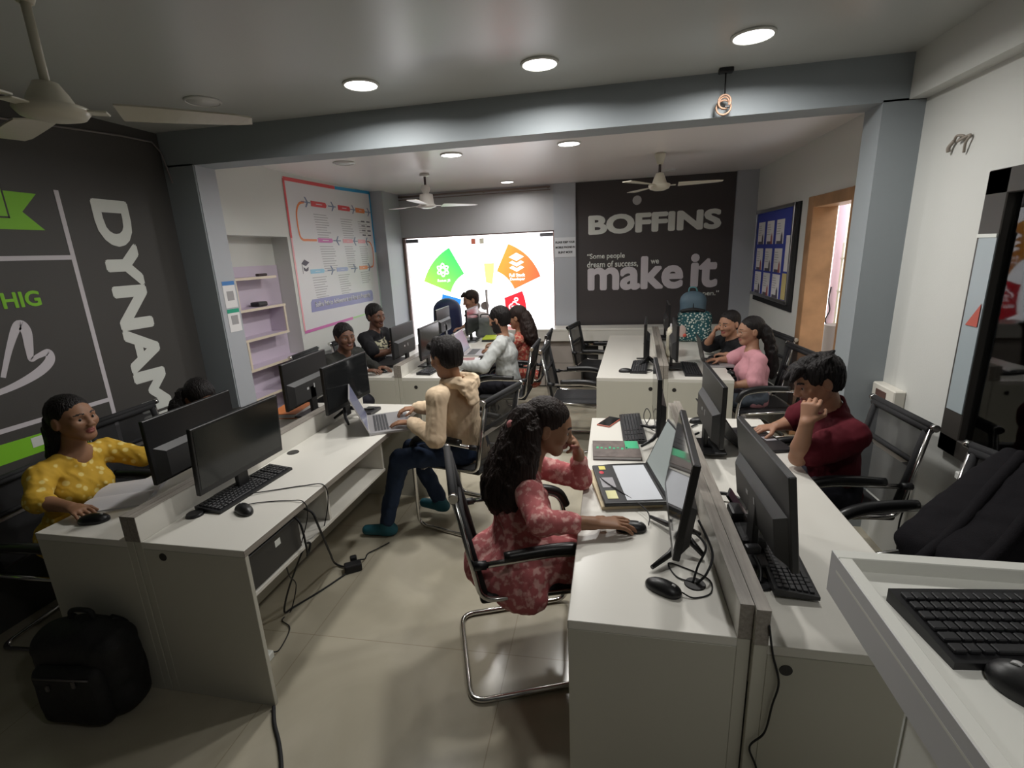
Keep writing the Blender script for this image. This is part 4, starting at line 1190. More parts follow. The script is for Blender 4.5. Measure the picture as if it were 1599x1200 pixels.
put_mouse('black mouse on the counter tray beside the large keyboard', (0.640, 0.722, CZ-0.03), R_(128), s=1.2)
put_mouse('small black mouse in front of the silver laptop of the girl in pink', (1.0, 4.36, DZ), R_(100), s=0.8)

def cable(label, pts, r=0.003, n=8):
    return tag(MB().tube(smooth_path(pts, n), r, 6).build('cable', m_blackm), label, 'cable', 'black cables')

# ---------------------------------------------------------------- mesh-back visitor chairs
m_chrome = mat('chrome_tube', (0.62, 0.61, 0.60), 0.16, metal=1.0)
m_pad = mat('black_arm_pad', (0.012, 0.012, 0.013), 0.35)
m_seat = mat('black_seat_mesh', (0.014, 0.014, 0.016), 0.75, bump=0.3, bscale=400)
m_net = bpy.data.materials.new('black_net'); m_net.use_nodes = True
nt = m_net.node_tree; pb = nt.nodes['Principled BSDF']; pb.inputs['Base Color'].default_value = (0.016, 0.016, 0.018, 1); pb.inputs['Roughness'].default_value = 0.7
mxn = nt.nodes.new('ShaderNodeMixShader'); trn = nt.nodes.new('ShaderNodeBsdfTransparent'); mxn.inputs[0].default_value = 0.80
nt.links.new(trn.outputs[0], mxn.inputs[1]); nt.links.new(pb.outputs[0], mxn.inputs[2]); nt.links.new(mxn.outputs[0], nt.nodes['Material Output'].inputs[0])
def chair_proto(label):
    """faces +x; the origin is on the floor under the middle of the seat"""
    t = thing('office_chair', label, 'chair', group='black mesh-back office chairs')
    yw = 0.265
    side = lambda s: [(-0.215, s*yw, 0.655), (0.10, s*yw, 0.662), (0.235, s*yw, 0.635), (0.262, s*yw, 0.50), (0.262, s*yw, 0.014)]
    path = fillet_path(side(-1)[:-1]+[(0.262, -yw, 0.014), (-0.30, -yw, 0.014), (-0.30, yw, 0.014), (0.262, yw, 0.014)]+side(1)[:-1][::-1], 0.07, 7)
    MB().tube(path, 0.0125, 10).build('sled_frame', m_chrome, t)
    for s in (-1, 1):
        pts = fillet_path([(-0.305, s*0.235, 0.945), (-0.225, s*0.235, 0.475), (0.225, s*0.235, 0.455)], 0.06, 6)
        MB().tube(pts, 0.011, 8).build('seat_rail', m_chrome, t)
    tbr = MB().tube([(-0.307, -0.245, 0.95), (-0.307, 0.245, 0.95)], 0.016, 12).build('top_bar', m_seat, t)
    for s in (-1, 1):
        MB().tube([(-0.307, s*0.245, 0.95), (-0.307, s*0.268, 0.95)], 0.0175, 12).build('end_cap', m_chrome, tbr)
    MB().box((-0.275, 0, 0.735), (0.006, 0.47, 0.035), 0, 0.002).build('back_brace', m_alu, t)
    MB().box((0.20, 0, 0.44), (0.03, 0.51, 0.02), 0, 0.004).build('seat_brace', m_alu, t)
    # net back: slight hollow
    vs = []; fs = []
    nu, nv = 8, 10
    for i in range(nv+1):
        f_ = i/nv; x = -0.215-0.088*f_; z = 0.49+0.455*f_
        for k in range(nu+1):
            y = -0.228+0.456*k/nu
            vs.append((x-0.018*(1-(2*k/nu-1)**2)*(0.4+0.6*math.sin(PI*f_)), y, z))
    for i in range(nv):
        for k in range(nu):
            a = i*(nu+1)+k
            fs.append([a, a+1, a+nu+2, a+nu+1])
    MB().add(vs, fs, 0, None, True).build('net_back', m_net, t)
    q = MB()
    for s in (-1, 1):
        q.tube([(-0.213, s*0.215, 0.49), (-0.301, s*0.215, 0.93)], [0.017, 0.017], 8)
    q.tube([(-0.303, -0.235, 0.93), (-0.303, 0.235, 0.93)], 0.02, 8).tube([(-0.272, -0.22, 0.76), (-0.272, 0.22, 0.76)], 0.014, 8)
    q.build('back_binding', m_seat, t)
    MB().box((0.0, 0, 0.462), (0.46, 0.45, 0.035), 0, 0.014, seg=2).tube([(0.225, -0.22, 0.455), (0.225, 0.22, 0.455)], 0.022, 8).build('seat', m_seat, t)
    for s in (-1, 1):
        pts = smooth_path([(-0.13, s*yw, 0.677), (0.05, s*yw, 0.683), (0.16, s*yw, 0.672), (0.232, s*yw, 0.64), (0.268, s*yw, 0.57)], 5)
        n = len(pts)
        q = MB().tube(pts, [0.021+0.004*math.sin(PI*i/(n-1)) for i in range(n)], 10)
        q.build('arm_pad', m_pad, t)
        MB().tube([(-0.25, s*(yw-0.005), 0.655), (-0.20, s*yw, 0.656)], 0.018, 8).build('arm_joint', m_black, t)
    return t
CH = chair_proto('black mesh-back chair of the woman in the pink kurta')
chairs = [('', (-0.375, 1.93), 21),
          ('black mesh-back chair of the man in the beige hoodie', (-0.98, 3.08), 164),
          ('black mesh-back chair of the man in the grey sweatshirt', (-1.03, 4.69), 180),
          ('black mesh-back chair of the long-haired woman in red beside the grey sweatshirt', (-0.98, 5.36), 180),
          ('empty black mesh-back chair at the near end of the far right aisle desk', (-0.31, 4.55), -1),
          ('empty black mesh-back chair at the far end of the far right aisle desk', (-0.15, 5.92), -12),
          ('black mesh-back chair of the man in the dark red shirt', (1.155, 2.735), 183),
          ('black mesh-back chair of the girl in the pink T-shirt', (1.24, 4.40), 186),
          ('black mesh-back chair of the girl in the black T-shirt', (1.30, 5.05), 186),
          ('black mesh-back chair of the man in the black T-shirt, before the white poster', (-2.68, 5.05), 0),
          ('black mesh-back chair of the smiling man in the dark jacket, beside the niche', (-2.68, 4.35), 4),
          ('black mesh-back chair of the woman in yellow by the mural', (-2.72, 1.80), 5),
          ('black mesh-back chair before the mural lettering, behind the nearest left monitors', (-2.70, 2.42), 2),
          ('black mesh-back chair holding the black backpack, beside the counter', (1.27, 1.97), 196)]
for i, (lab, (x, y), a) in enumerate(chairs):
    o = CH if i == 0 else dup(CH, lab)
    o.location = (x, y, 0); o.rotation_euler = (0, 0, R_(a))
    o.scale = (1, 1, 0.87) if 'woman in yellow' in o['label'] else (1, 1, 1)

# dark blue high-back chair by the glass door
ex = thing('executive_chair', 'dark blue high-backed chair standing before the glass door', 'chair', (-2.27, 6.60, 0), R_(-78))
m_blue = mat('navy_upholstery', (0.012, 0.02, 0.075), 0.6)
S = SDF((-0.35, -0.33, 0.4), (0.35, 0.33, 1.35), 0.012)
S.ocone((-0.18, 0, 0.62), (-0.22, 0, 1.06), (0, 1, 0), 0.215, 0.20, 0.08, 0.17, k=0.02)
V, Q = S.mesh(); mesh_np('backrest', V, Q, m_blue, ex)
MB().box((0.03, 0, 0.46), (0.46, 0.46, 0.09), 0, 0.03, seg=3).build('seat', m_blue, ex)
MB().cyl((0.02, 0, 0.06), (0.02, 0, 0.42), 0.03).build('gas_column', m_black, ex)
q = MB()
for k in range(5):
    a = 2*PI*k/5
    q.tube([(0.02, 0, 0.075), (0.02+0.26*math.cos(a), 0.26*math.sin(a), 0.045)], [0.025, 0.014], 8).ell((0.02+0.26*math.cos(a), 0.26*math.sin(a), 0.028), (0.027, 0.027, 0.027))
q.build('star_base', m_black, ex)

# ---------------------------------------------------------------- laptops
m_silver = mat('laptop_silver', (0.40, 0.39, 0.40), 0.3, metal=0.4)
m_lapblk = mat('laptop_black', (0.02, 0.02, 0.022), 0.4)
m_doc = mat('screen_document', (0.02, 0.02, 0.02), 0.25, emit=(0.62, 0.68, 0.64, 0.36))
m_scrd = mat('screen_slate', (0.02, 0.02, 0.02), 0.25, emit=(0.12, 0.13, 0.22, 0.5))
m_scrp = mat('screen_violet', (0.02, 0.02, 0.02), 0.25, emit=(0.10, 0.05, 0.40, 0.35))
m_key2 = mat('dark_laptop_key', (0.06, 0.06, 0.065), 0.45)
m_deck = mat('keyboard_deck_grey', (0.34, 0.33, 0.35), 0.35)
def laptop(label, loc, rz, W, D, lid, body, keys, screen, lidH=None, closed=False):
    """user sits on +x, the hinge runs along y at x=-D/2; lid leans back lid degrees past upright"""
    t = thing('laptop', label, 'laptop', loc, rz, 'laptops')
    MB().box((0, 0, 0.009), (D, W, 0.018), 0, 0.004, seg=2).build('base', body, t)
    lidH = lidH or D*0.96
    if closed:
        MB().box((0, 0, 0.0225), (D, W, 0.008), 0, 0.003).build('lid', body, t)
        return t
    q = MB(); rows_ = 5
    for i in range(rows_):
        n = 14
        for k in range(n):
            q.box((-D/2+0.045+i*0.0185, -W/2+0.03+(W-0.06)*(k+0.5)/n, 0.0185), (0.0155, (W-0.06)/n-0.003, 0.002))
    q.build('keys', keys, t)
    MB().box((D/2-0.045, 0, 0.0183), (0.06, 0.10, 0.0012)).build('touchpad', m_deck, t)
    M = frame((math.sin(R_(-lid)), 0, math.cos(R_(lid))), (0, 1, 0), (-math.cos(R_(lid)), 0, math.sin(R_(-lid))), (-D/2+0.006, 0, 0.018))  # x up the lid, y across, z out of the back
    o = MB().box((lidH/2, 0, 0.004), (lidH, W, 0.007), 0, 0.003, M)
    ld_ = o.build('lid', body, t)
    MB().box((lidH/2+0.004, 0, 0.0003), (lidH-0.03, W-0.024, 0.0012), 0, 0, M).build('screen', screen, ld_)
    return t
laptop('silver laptop on the aisle desk in front of the man in the beige hoodie', (-1.455, 2.905, DZ), R_(29), 0.40, 0.27, 22, m_silver, m_key2, m_scrd)
lp9 = laptop('open black laptop with a pale screen in front of the woman in the pink kurta', (0.075, 2.125, DZ+0.018), R_(190), 0.385, 0.265, 24, m_lapblk, m_deck, m_doc)
q = MB().box((-0.04, 0, 0.019), (0.15, 0.35, 0.0015)); q.build('keyboard_cover', mat('pale_cover', (0.60, 0.62, 0.66), 0.3), lp9)
q = MB().box((0.09, 0.12, 0.0192), (0.045, 0.075, 0.001), 0).box((0.09, -0.155, 0.0192), (0.03, 0.04, 0.001), 1)
q.build('stickers', [mat('pale_yellow_sticker', (0.70, 0.68, 0.36), 0.5), mat('yellow_sticker', (0.70, 0.62, 0.15), 0.5)], lp9)
MB().ell((0.10, -0.105, 0.0187), (0.012, 0.016, 0.0012)).build('red_logo', mat('red_mark', (0.55, 0.03, 0.05), 0.4), lp9)
tag(MB().box((0, 0, 0.008), (0.26, 0.37, 0.016), 0, 0.002).build('writing_pad', mat('cream_pad', (0.62, 0.52, 0.34), 0.6)), 'cream writing pad under the black laptop on the near right desk', 'notebook')
bpy.data.objects['writing_pad'].location = (0.055, 2.125, DZ); bpy.data.objects['writing_pad'].rotation_euler = (0, 0, R_(12))
laptop('silver laptop in front of the man in the grey sweatshirt', (-1.46, 5.24, DZ), R_(3), 0.37, 0.26, 20, m_silver, m_key2, m_scrd)
laptop('black laptop with a violet screen under the hand of the man in the red shirt', (0.775, 2.78, DZ), R_(14), 0.36, 0.25, 35, m_lapblk, m_key, m_scrp)
lpg = laptop('silver laptop with a dark lid between the two girls at the far right desk', (0.955, 4.74, DZ), R_(-2), 0.36, 0.25, 12, m_silver, m_key2, m_doc)
for ch in lpg.children:
    if ch.name.startswith('lid'):
        ch.data.materials[0] = m_lapblk
laptop('closed black laptop on the poster-side desk before the man with crossed arms', (-2.24, 4.72, DZ), R_(4), 0.40, 0.27, 0, m_lapblk, m_key, m_scr, closed=True)
tag(MB().box((0.762, 2.60, DZ+0.012), (0.03, 0.05, 0.001), 0).build('sticky_note', mat('note_yellow', (0.70, 0.62, 0.12), 0.6)), 'small yellow sticky note beside the laptop of the man in red', 'note')

# ---------------------------------------------------------------- books, phone, papers
m_page = mat('page_white', (0.66, 0.65, 0.68), 0.7)
nbk = thing('notebook', 'open white notebook in front of the woman in yellow', 'notebook', (-2.335, 1.80, DZ), R_(27))
def page(s):
    n = 8; vs = []; fs = []
    for i in range(n+1):
        x = s*0.165*i/n
        z = 0.006+0.012*math.sin(PI*min(1, i/n*1.1))*(1-i/n*0.5)
        vs += [(x, -0.14, z), (x, 0.14, z), (x, 0.14, 0.0), (x, -0.14, 0.0)]
    for i in range(n):
        for k in range(4):
            l = (k+1) % 4
            fs.append([i*4+k, i*4+l, (i+1)*4+l, (i+1)*4+k])
    fs += [[0, 1, 2, 3], [n*4+3, n*4+2, n*4+1, n*4]]
    return MB().add(vs, fs, 0, rotz(PI/2))
page(1).build('page_block', m_page, nbk); page(-1).build('page_block', m_page, nbk)
ob = thing('book', 'orange covered book under the papers on the near left wall-side desk', 'book', (-2.30, 3.08, DZ), R_(8))
MB().box((0, 0, 0.018), (0.20, 0.28, 0.026), 0, 0.001).build('page_block', m_page, ob)
MB().box((0, 0, 0.034), (0.205, 0.285, 0.005), 0, 0.001).box((0, 0, 0.0025), (0.205, 0.285, 0.005), 0, 0.001).build('cover', mat('orange_cover', (0.70, 0.22, 0.06), 0.5), ob)
b9 = thing('book', 'brown book with green cover lettering beside the black laptop', 'book', (0.03, 2.553, DZ), R_(3))
MB().box((0, 0, 0.010), (0.24, 0.215, 0.016), 0, 0.001).build('page_block', m_page, b9)
MB().box((0, 0, 0.020), (0.25, 0.225, 0.004), 0, 0.001).box((0, 0, 0.001), (0.25, 0.225, 0.002)).build('cover', mat('brown_book_cover', (0.13, 0.105, 0.095), 0.5, vary=0.3, vscale=30), b9)
m_gr = mat('book_green', (0.05, 0.42, 0.20), 0.5)
q = MB().box((0.085, 0.055, 0.0225), (0.07, 0.105, 0.001))
for k in range(8):
    q.box((-0.10+0.022*k, 0.0+0.006*(k % 2), 0.0225), (0.012, 0.026-0.006*(k % 3), 0.001), 0, 0, rotz(0.3*((k % 3)-1)*0.3))
q.build('cover_print', m_gr, b9)
ph = thing('phone', 'dark phone in a red case on the near right aisle desk', 'phone', (-0.01, 3.035, DZ), R_(-25))
MB().box((0, 0, 0.0045), (0.088, 0.18, 0.009), 0, 0.004, seg=2).build('case', mat('phone_red', (0.42, 0.12, 0.08), 0.4), ph)
MB().box((0, 0, 0.0095), (0.078, 0.168, 0.001), 0, 0).build('screen', m_scrl, ph)
pp7 = thing('folder', 'dark pink folder lying on the desk before the man in the grey sweatshirt', 'folder', (-1.52, 4.83, DZ), R_(10))
MB().box((0, 0, 0.003), (0.24, 0.30, 0.006), 0, 0.001).build('cover', mat('dusty_pink', (0.32, 0.16, 0.16), 0.6), pp7)
MB().box((0.15, 0.0, 0.0015), (0.06, 0.27, 0.003)).build('sheet', m_page, pp7)
tag(MB().box((-1.70, 3.12, DZ+0.012), (0.10, 0.16, 0.022), 0, 0.003).build('charger_box', m_lapblk), 'small black box behind the silver laptop of the man in the hoodie', 'box')
fo = thing('folder', 'yellow edged file folders stacked at the far end of the aisle desk', 'folder', (-1.50, 6.10, DZ), R_(4))
MB().box((0, 0, 0.012), (0.22, 0.30, 0.024), 0, 0.003).build('lower_folder', m_lapblk, fo)
MB().box((0, 0, 0.034), (0.21, 0.29, 0.016), 0, 0.003).build('upper_folder', mat('lime_folder', (0.50, 0.62, 0.05), 0.5), fo)

# ---------------------------------------------------------------- bags
m_bagb = mat('black_nylon', (0.010, 0.010, 0.012), 0.6, bump=0.25, bscale=300)
m_bag2 = mat('charcoal_nylon', (0.006, 0.005, 0.007), 0.85, spec=0.2, bump=0.25, bscale=300)
def bag_mesh(fn, lo, hi, h=0.009):
    S = SDF(lo, hi, h); fn(S); return S.mesh()
bp = thing('backpack', 'black backpack standing on the floor against the near left desk end', 'backpack', (-2.15, 1.335, 0), R_(6))
V, Q = bag_mesh(lambda S: S.rbox((0, 0, 0.20), (0.205, 0.088, 0.20), 0.08, k=0.02).ell((0, 0, 0.36), (0.15, 0.08, 0.07), k=0.04).half((0, 0, 0.004), (0, 0, -1)).ripple(0.0025, 0.16, 4), (-0.25, -0.17, -0.01), (0.25, 0.17, 0.55))
mesh_np('main_compartment', V, Q, m_bagb, bp)
V, Q = bag_mesh(lambda S: S.rbox((0, -0.085, 0.15), (0.15, 0.045, 0.135), 0.04).ripple(0.002, 0.14, 6), (-0.2, -0.2, 0.0), (0.2, 0.0, 0.36))
fpk = mesh_np('front_pocket', V, Q, m_bagb, bp)
MB().tube(smooth_path([(-0.05, 0.02, 0.42), (-0.04, 0.02, 0.46), (0.04, 0.02, 0.46), (0.05, 0.02, 0.42)]), 0.01, 8).build('carry_handle', m_bagb, bp)
for x in (-0.09, 0.09):
    MB().tube(smooth_path([(x, 0.05, 0.40), (x*1.3, 0.085, 0.33), (x*1.7, 0.075, 0.18), (x*1.9, 0.05, 0.05)]), 0.018, 8).build('shoulder_strap', m_bagb, bp)
MB().tube([(-0.12, -0.128, 0.255), (0.12, -0.128, 0.255)], 0.004, 6).box((0.06, -0.134, 0.24), (0.012, 0.006, 0.03)).box((-0.06, -0.134, 0.215), (0.012, 0.006, 0.022)).build('zip', mat('zip_grey', (0.10, 0.09, 0.09), 0.4), fpk)

bp2 = thing('backpack', 'large slumped black backpack on the chair beside the counter', 'backpack', (1.285, 1.82, 0.48), R_(14))
bp2.scale = (0.76, 1.1, 1.10)
def f2(S):
    ca, sa = math.cos(0.55), math.sin(0.55)
    S.rbox((0.06, 0, 0.26), (0.31, 0.175, 0.15), 0.10, [(ca, 0, sa), (0, 1, 0), (-sa, 0, ca)], k=0.03)
    S.rbox((0.12, 0, 0.16), (0.20, 0.165, 0.16), 0.09, k=0.05).ell((-0.24, 0.0, 0.08), (0.10, 0.12, 0.08), k=0.06)
    for y in (-0.10, 0.02, 0.12):
        S.cone((-0.20, y, 0.20), (0.24, y, 0.49), 0.035, 0.035, k=0.03)
    S.half((0, 0, 0.0), (0, 0, -1)); S.ripple(0.0025, 0.17, 9)
V, Q = bag_mesh(f2, (-0.42, -0.28, -0.01), (0.45, 0.28, 0.72), 0.009)
mesh_np('main_compartment', V, Q, m_bag2, bp2)
for y in (-0.06, 0.07):
    MB().tube(smooth_path([(0.22, y, 0.52), (0.05, y-0.03, 0.425), (-0.12, y-0.06, 0.31), (-0.27, y-0.06, 0.20), (-0.34, y-0.04, 0.09)]), 0.022, 8).build('shoulder_strap', m_bag2, bp2)
MB().tube(smooth_path([(-0.33, -0.10, 0.10), (-0.37, -0.08, 0.05), (-0.36, 0.02, 0.03), (-0.40, 0.06, 0.06)]), 0.006, 6).build('strap_end', m_bag2, bp2)

m_flor = two_tone('teal_floral', 'voronoi', (0.60, 0.66, 0.60), (0.012, 0.085, 0.10), 40, 0.7, 0.32, 0.44)
tb = thing('backpack', 'teal floral backpack with a grey top standing at the end of the far right desk', 'backpack', (0.92, 5.92, DZ), R_(-6))
V, Q = bag_mesh(lambda S: S.rbox((0, 0, 0.17), (0.185, 0.11, 0.17), 0.07).ripple(0.003, 0.18, 2).half((0, 0, 0.003), (0, 0, -1)), (-0.25, -0.2, -0.01), (0.25, 0.2, 0.45))
mesh_np('front_compartment', V, Q, m_flor, tb)
V, Q = bag_mesh(lambda S: S.rbox((-0.02, 0.05, 0.32), (0.14, 0.10, 0.22), 0.09, k=0.02).ell((-0.02, 0.05, 0.46), (0.125, 0.09, 0.10), k=0.04).half((0, 0, 0.02), (0, 0, -1)), (-0.25, -0.12, 0.0), (0.25, 0.22, 0.62))
mesh_np('upper_compartment', V, Q, mat('slate_blue_nylon', (0.10, 0.16, 0.21), 0.6), tb)
MB().tube(smooth_path([(-0.15, -0.055, 0.345), (-0.02, -0.075, 0.37), (0.10, -0.055, 0.345)]), 0.02, 8).build('dark_flap', m_bagb, tb)
MB().tube(smooth_path([(-0.02, -0.05, 0.385), (-0.02, -0.045, 0.46), (-0.02, 0.0, 0.545)]), 0.006, 6).build('zip', m_bagb, tb)
MB().tube(smooth_path([(-0.07, 0.05, 0.555), (-0.06, 0.05, 0.60), (0.0, 0.05, 0.60), (0.02, 0.05, 0.555)]), 0.009, 8).build('carry_handle', mat('handle_teal', (0.12, 0.30, 0.33), 0.6), tb)
MB().ell((-0.13, -0.118, 0.13), (0.045, 0.012, 0.07), 0).ell((-0.10, -0.125, 0.085), (0.02, 0.01, 0.02), 1).build('key_charm', [mat('charm_pale', (0.55, 0.42, 0.38), 0.6), mat('charm_red', (0.6, 0.10, 0.07), 0.5)], tb)

gb = thing('bag', 'grey office bag standing at the far end of the far left aisle desk', 'bag', (-1.63, 6.30, DZ), R_(-4))
V, Q = bag_mesh(lambda S: S.rbox((0, 0, 0.135), (0.14, 0.05, 0.13), 0.04).ripple(0.003, 0.16, 5), (-0.2, -0.1, -0.01), (0.2, 0.1, 0.3))
mesh_np('body', V, Q, mat('grey_canvas', (0.12, 0.13, 0.13), 0.7), gb)
MB().tube(smooth_path([(-0.06, 0, 0.255), (-0.05, 0, 0.30), (0.05, 0, 0.30), (0.06, 0, 0.255)]), 0.008, 8).build('carry_handle', m_bagb, gb)
wb_ = thing('bag', 'cream cloth bag leaning behind the nearer far right monitor', 'bag', FR(0.66, 0.98), R_(84))
V, Q = bag_mesh(lambda S: S.rbox((0, 0, 0.14), (0.15, 0.035, 0.138), 0.033).ripple(0.004, 0.15, 8), (-0.2, -0.08, -0.01), (0.2, 0.08, 0.3))
mesh_np('body', V, Q, mat('cream_cloth', (0.62, 0.58, 0.46), 0.7), wb_)
MB().tube(smooth_path([(-0.07, 0, 0.27), (-0.05, 0, 0.31), (0.05, 0, 0.31), (0.07, 0, 0.27)]), 0.006, 8).build('carry_handle', m_page, wb_)

# ---------------------------------------------------------------- small electronics
ctw = thing('computer_tower', 'black computer tower lying on the open shelf of the near left aisle desk', 'computer', (-1.62, 1.645, 0.53))
MB().box((0, 0, 0.083), (0.40, 0.335, 0.166), 0, 0.004).build('casing', m_black, ctw)
MB().box((0.203, 0, 0.083), (0.012, 0.325, 0.155), 0, 0.003).build('front_bezel', m_shell2, ctw)
MB().box((0.2095, 0.01, 0.12), (0.001, 0.035, 0.03)).build('label_sticker', m_letter, ctw)
tag(MB().cyl((-1.812, 1.662, DZ), (-1.812, 1.662, DZ+0.012), 0.038, 0.032, 24).build('cable_puck', m_black), 'small round black puck on the desk left of the near left keyboard', 'puck')
hp = thing('headphones', 'black headphones lying behind the nearest right monitor', 'headphones', (0.475, 1.99, DZ), R_(20))
MB().tube([(0.072*math.cos(a), 0.072*math.sin(a), 0.022+0.012*math.sin(a)) for a in [PI*k/14 for k in range(15)]], 0.008, 8).build('headband', m_black, hp)
for s in (-1, 1):
    MB().cyl((s*0.06, -0.02, 0.026), (s*0.084, -0.02, 0.026), 0.026, 0.022, 20).build('ear_cup', m_black, hp)
tag(MB().box((0.47, 1.82, DZ+0.05), (0.05, 0.09, 0.10), 0, 0.01, seg=2).build('speaker', m_black), 'small black desk speaker behind the nearest right monitor', 'speaker')
wc = thing('webcam', 'black webcam on a round foot at the camera end of the near right wall-side desk', 'webcam', (0.478, 1.50, DZ), R_(10))
MB().cyl((0, 0, 0), (0, 0, 0.008), 0.036, 0.033, 24).build('foot', m_black, wc)
MB().tube(smooth_path([(0, 0, 0.008), (0.01, 0.03, 0.04), (0.0, 0.06, 0.07)]), 0.007, 8).build('stem', m_black, wc)
MB().box((0, 0.07, 0.085), (0.05, 0.03, 0.028), 0, 0.008, seg=2).build('camera_body', m_black, wc)
tag(MB().box((0.495, 1.745, DZ+0.035), (0.09, 0.20, 0.07), 0, 0.02, seg=2).build('pouch', m_bagb), 'soft black pouch between the divider and the nearest right keyboard', 'pouch')
ph2 = thing('phone', 'small dark phone propped behind the nearest right monitor', 'phone', (0.50, 1.90, DZ+0.055), R_(25))
ph2.rotation_euler = (R_(55), 0, R_(70))
MB().box((0, 0, 0), (0.075, 0.15, 0.009), 0, 0.003).build('case', m_black, ph2)
MB().box((0, 0, 0.005), (0.068, 0.138, 0.001)).build('screen', mat('phone_glow', (0.10, 0.06, 0.08), 0.1), ph2)
pl = thing('power_adapter', 'black plug adapter lying on the floor in the aisle', 'adapter', (-1.52, 2.36, 0), R_(35))
MB().box((0, 0, 0.025), (0.10, 0.06, 0.05), 0, 0.008, seg=2).build('casing', m_blackm, pl)
MB().box((0.01, 0.045, 0.045), (0.04, 0.03, 0.05), 0, 0.006).build('plug', m_blackm, pl)
tag(MB().box((-1.59, 1.65, 0.02), (0.05, 0.07, 0.04), 0, 0.005).build('plug_box', m_letter), 'white plug box on the floor inside the near left desk end', 'plug')

cable('thick black cable looping from the open shelf down to the floor adapter', [(-1.45, 1.87, 0.70), (-1.395, 1.89, 0.665), (-1.385, 1.91, 0.58), (-1.48, 2.10, 0.30), (-1.64, 2.36, 0.04), (-1.585, 2.37, 0.012), (-1.53, 2.37, 0.03)], 0.006)
cable('black cable making a wide loop on the floor below the open shelf', [(-1.45, 1.80, 0.70), (-1.39, 1.79, 0.666), (-1.385, 1.80, 0.52), (-1.41, 1.83, 0.47), (-1.40, 1.85, 0.52), (-1.43, 1.84, 0.50), (-1.60, 1.90, 0.22), (-1.69, 1.94, 0.03), (-1.683, 2.004, 0.007), (-1.609, 2.152, 0.007), (-1.55, 2.30, 0.007), (-1.524, 2.35, 0.02)], 0.005)
cable('black cable from the floor adapter toward the foot of the man in the hoodie', [(-1.49, 2.40, 0.05), (-1.50, 2.47, 0.008), (-1.51, 2.527, 0.006), (-1.469, 2.575, 0.012), (-1.427, 2.661, 0.006)], 0.004)
cable('thin black cable dropping to the white plug box by the desk end', [(-1.42, 1.69, 0.525), (-1.47, 1.76, 0.40), (-1.591, 1.94, 0.2), (-1.679, 1.974, 0.008), (-1.684, 1.906, 0.006), (-1.605, 1.857, 0.006), (-1.566, 1.72, 0.008), (-1.575, 1.675, 0.035)], 0.003)
cable('black cord on the floor leaving the corner of the near left desk', [(-1.385, 1.43, 0.01), (-1.33, 1.36, 0.008), (-1.25, 1.28, 0.008), (-1.17, 1.18, 0.008), (-1.10, 1.06, 0.008)], 0.008)
cable('thin black keyboard cable over the edge of the near left aisle desk', [(-1.69, 1.86, DZ+0.01), (-1.60, 1.92, DZ+0.004), (-1.48, 1.98, DZ+0.004), (-1.385, 2.0, DZ+0.003), (-1.375, 2.0, 0.66), (-1.42, 1.99, 0.5)], 0.0028)
cable('thin black mouse cable over the edge of the near left aisle desk', [(-1.66, 1.735, DZ+0.012), (-1.58, 1.80, DZ+0.004), (-1.46, 1.83, DZ+0.004), (-1.385, 1.83, DZ+0.003), (-1.375, 1.83, 0.68), (-1.45, 1.84, 0.5)], 0.0025)
cable('black monitor cable curling into the grommet of the near right aisle desk', [(0.30, 1.62, 0.90), (0.335, 1.54, 0.83), (0.31, 1.48, 0.79), (0.278, 1.47, DZ+0.005)], 0.004)
cable('second black cable curling beside it into the same right grommet', [(0.29, 1.60, 0.86), (0.31, 1.52, 0.86), (0.285, 1.50, 0.80), (0.268, 1.475, DZ+0.005)], 0.004)
cable('thin black cable lying in a loop around the right grommet', [(0.225, 1.41, DZ+0.012), (0.26, 1.40, DZ+0.003), (0.315, 1.43, DZ+0.003), (0.32, 1.50, DZ+0.004), (0.24, 1.56, DZ+0.003), (0.20, 1.57, DZ+0.003), (0.22, 1.50, DZ+0.003), (0.27, 1.475, DZ+0.005)], 0.0025)
cable('thin black cable lying between the brown book and the black laptop', [(0.15, 1.80, DZ+0.012), (0.14, 1.90, DZ+0.03), (-0.03, 2.12, DZ+0.04), (-0.07, 2.30, DZ+0.004), (-0.03, 2.37, DZ+0.003), (0.10, 2.40, DZ+0.003), (0.20, 2.41, DZ+0.003), (0.28, 2.36, DZ+0.003)], 0.0025)
cable('thin black cable hanging down the front of the near right wall-side desk', [(0.424, 1.226, 0.82), (0.440, 1.225, 0.73), (0.462, 1.222, 0.64), (0.452, 1.222, 0.56), (0.44, 1.222, 0.46), (0.405, 1.222, 0.40), (0.43, 1.222, 0.32), (0.445, 1.222, 0.2), (0.44, 1.22, 0.01)], 0.003)
cable('black cable coil beside the phone keyboard on the near right aisle desk', [(0.20, 2.93, DZ+0.012), (0.24, 3.0, DZ+0.06), (0.22, 3.06, DZ+0.09), (0.20, 3.0, DZ+0.05), (0.24, 2.92, DZ+0.004), (0.29, 2.86, DZ+0.004)], 0.0028)
cable('black cable bundle behind the farther right wall-side monitor', [(0.46, 2.62, 0.85), (0.44, 2.70, 0.80), (0.47, 2.80, DZ+0.01), (0.45, 2.92, DZ+0.01), (0.52, 3.02, DZ+0.01)], 0.006)
cable('thin pale-lit mouse cable on the far right aisle desk', [tuple(FR(0.30, 0.22, 0.01)), tuple(FR(0.38, 0.19, 0.003)), tuple(FR(0.46, 0.24, 0.003)), tuple(FR(0.49, 0.35, 0.003))], 0.0022)
cable('black wall cable hanging behind the mesh chair of the man in red', [(XR-0.01, 2.80, 0.62), (XR-0.012, 2.80, 0.45), (XR-0.02, 2.82, 0.25), (XR-0.03, 2.75, 0.01)], 0.005)

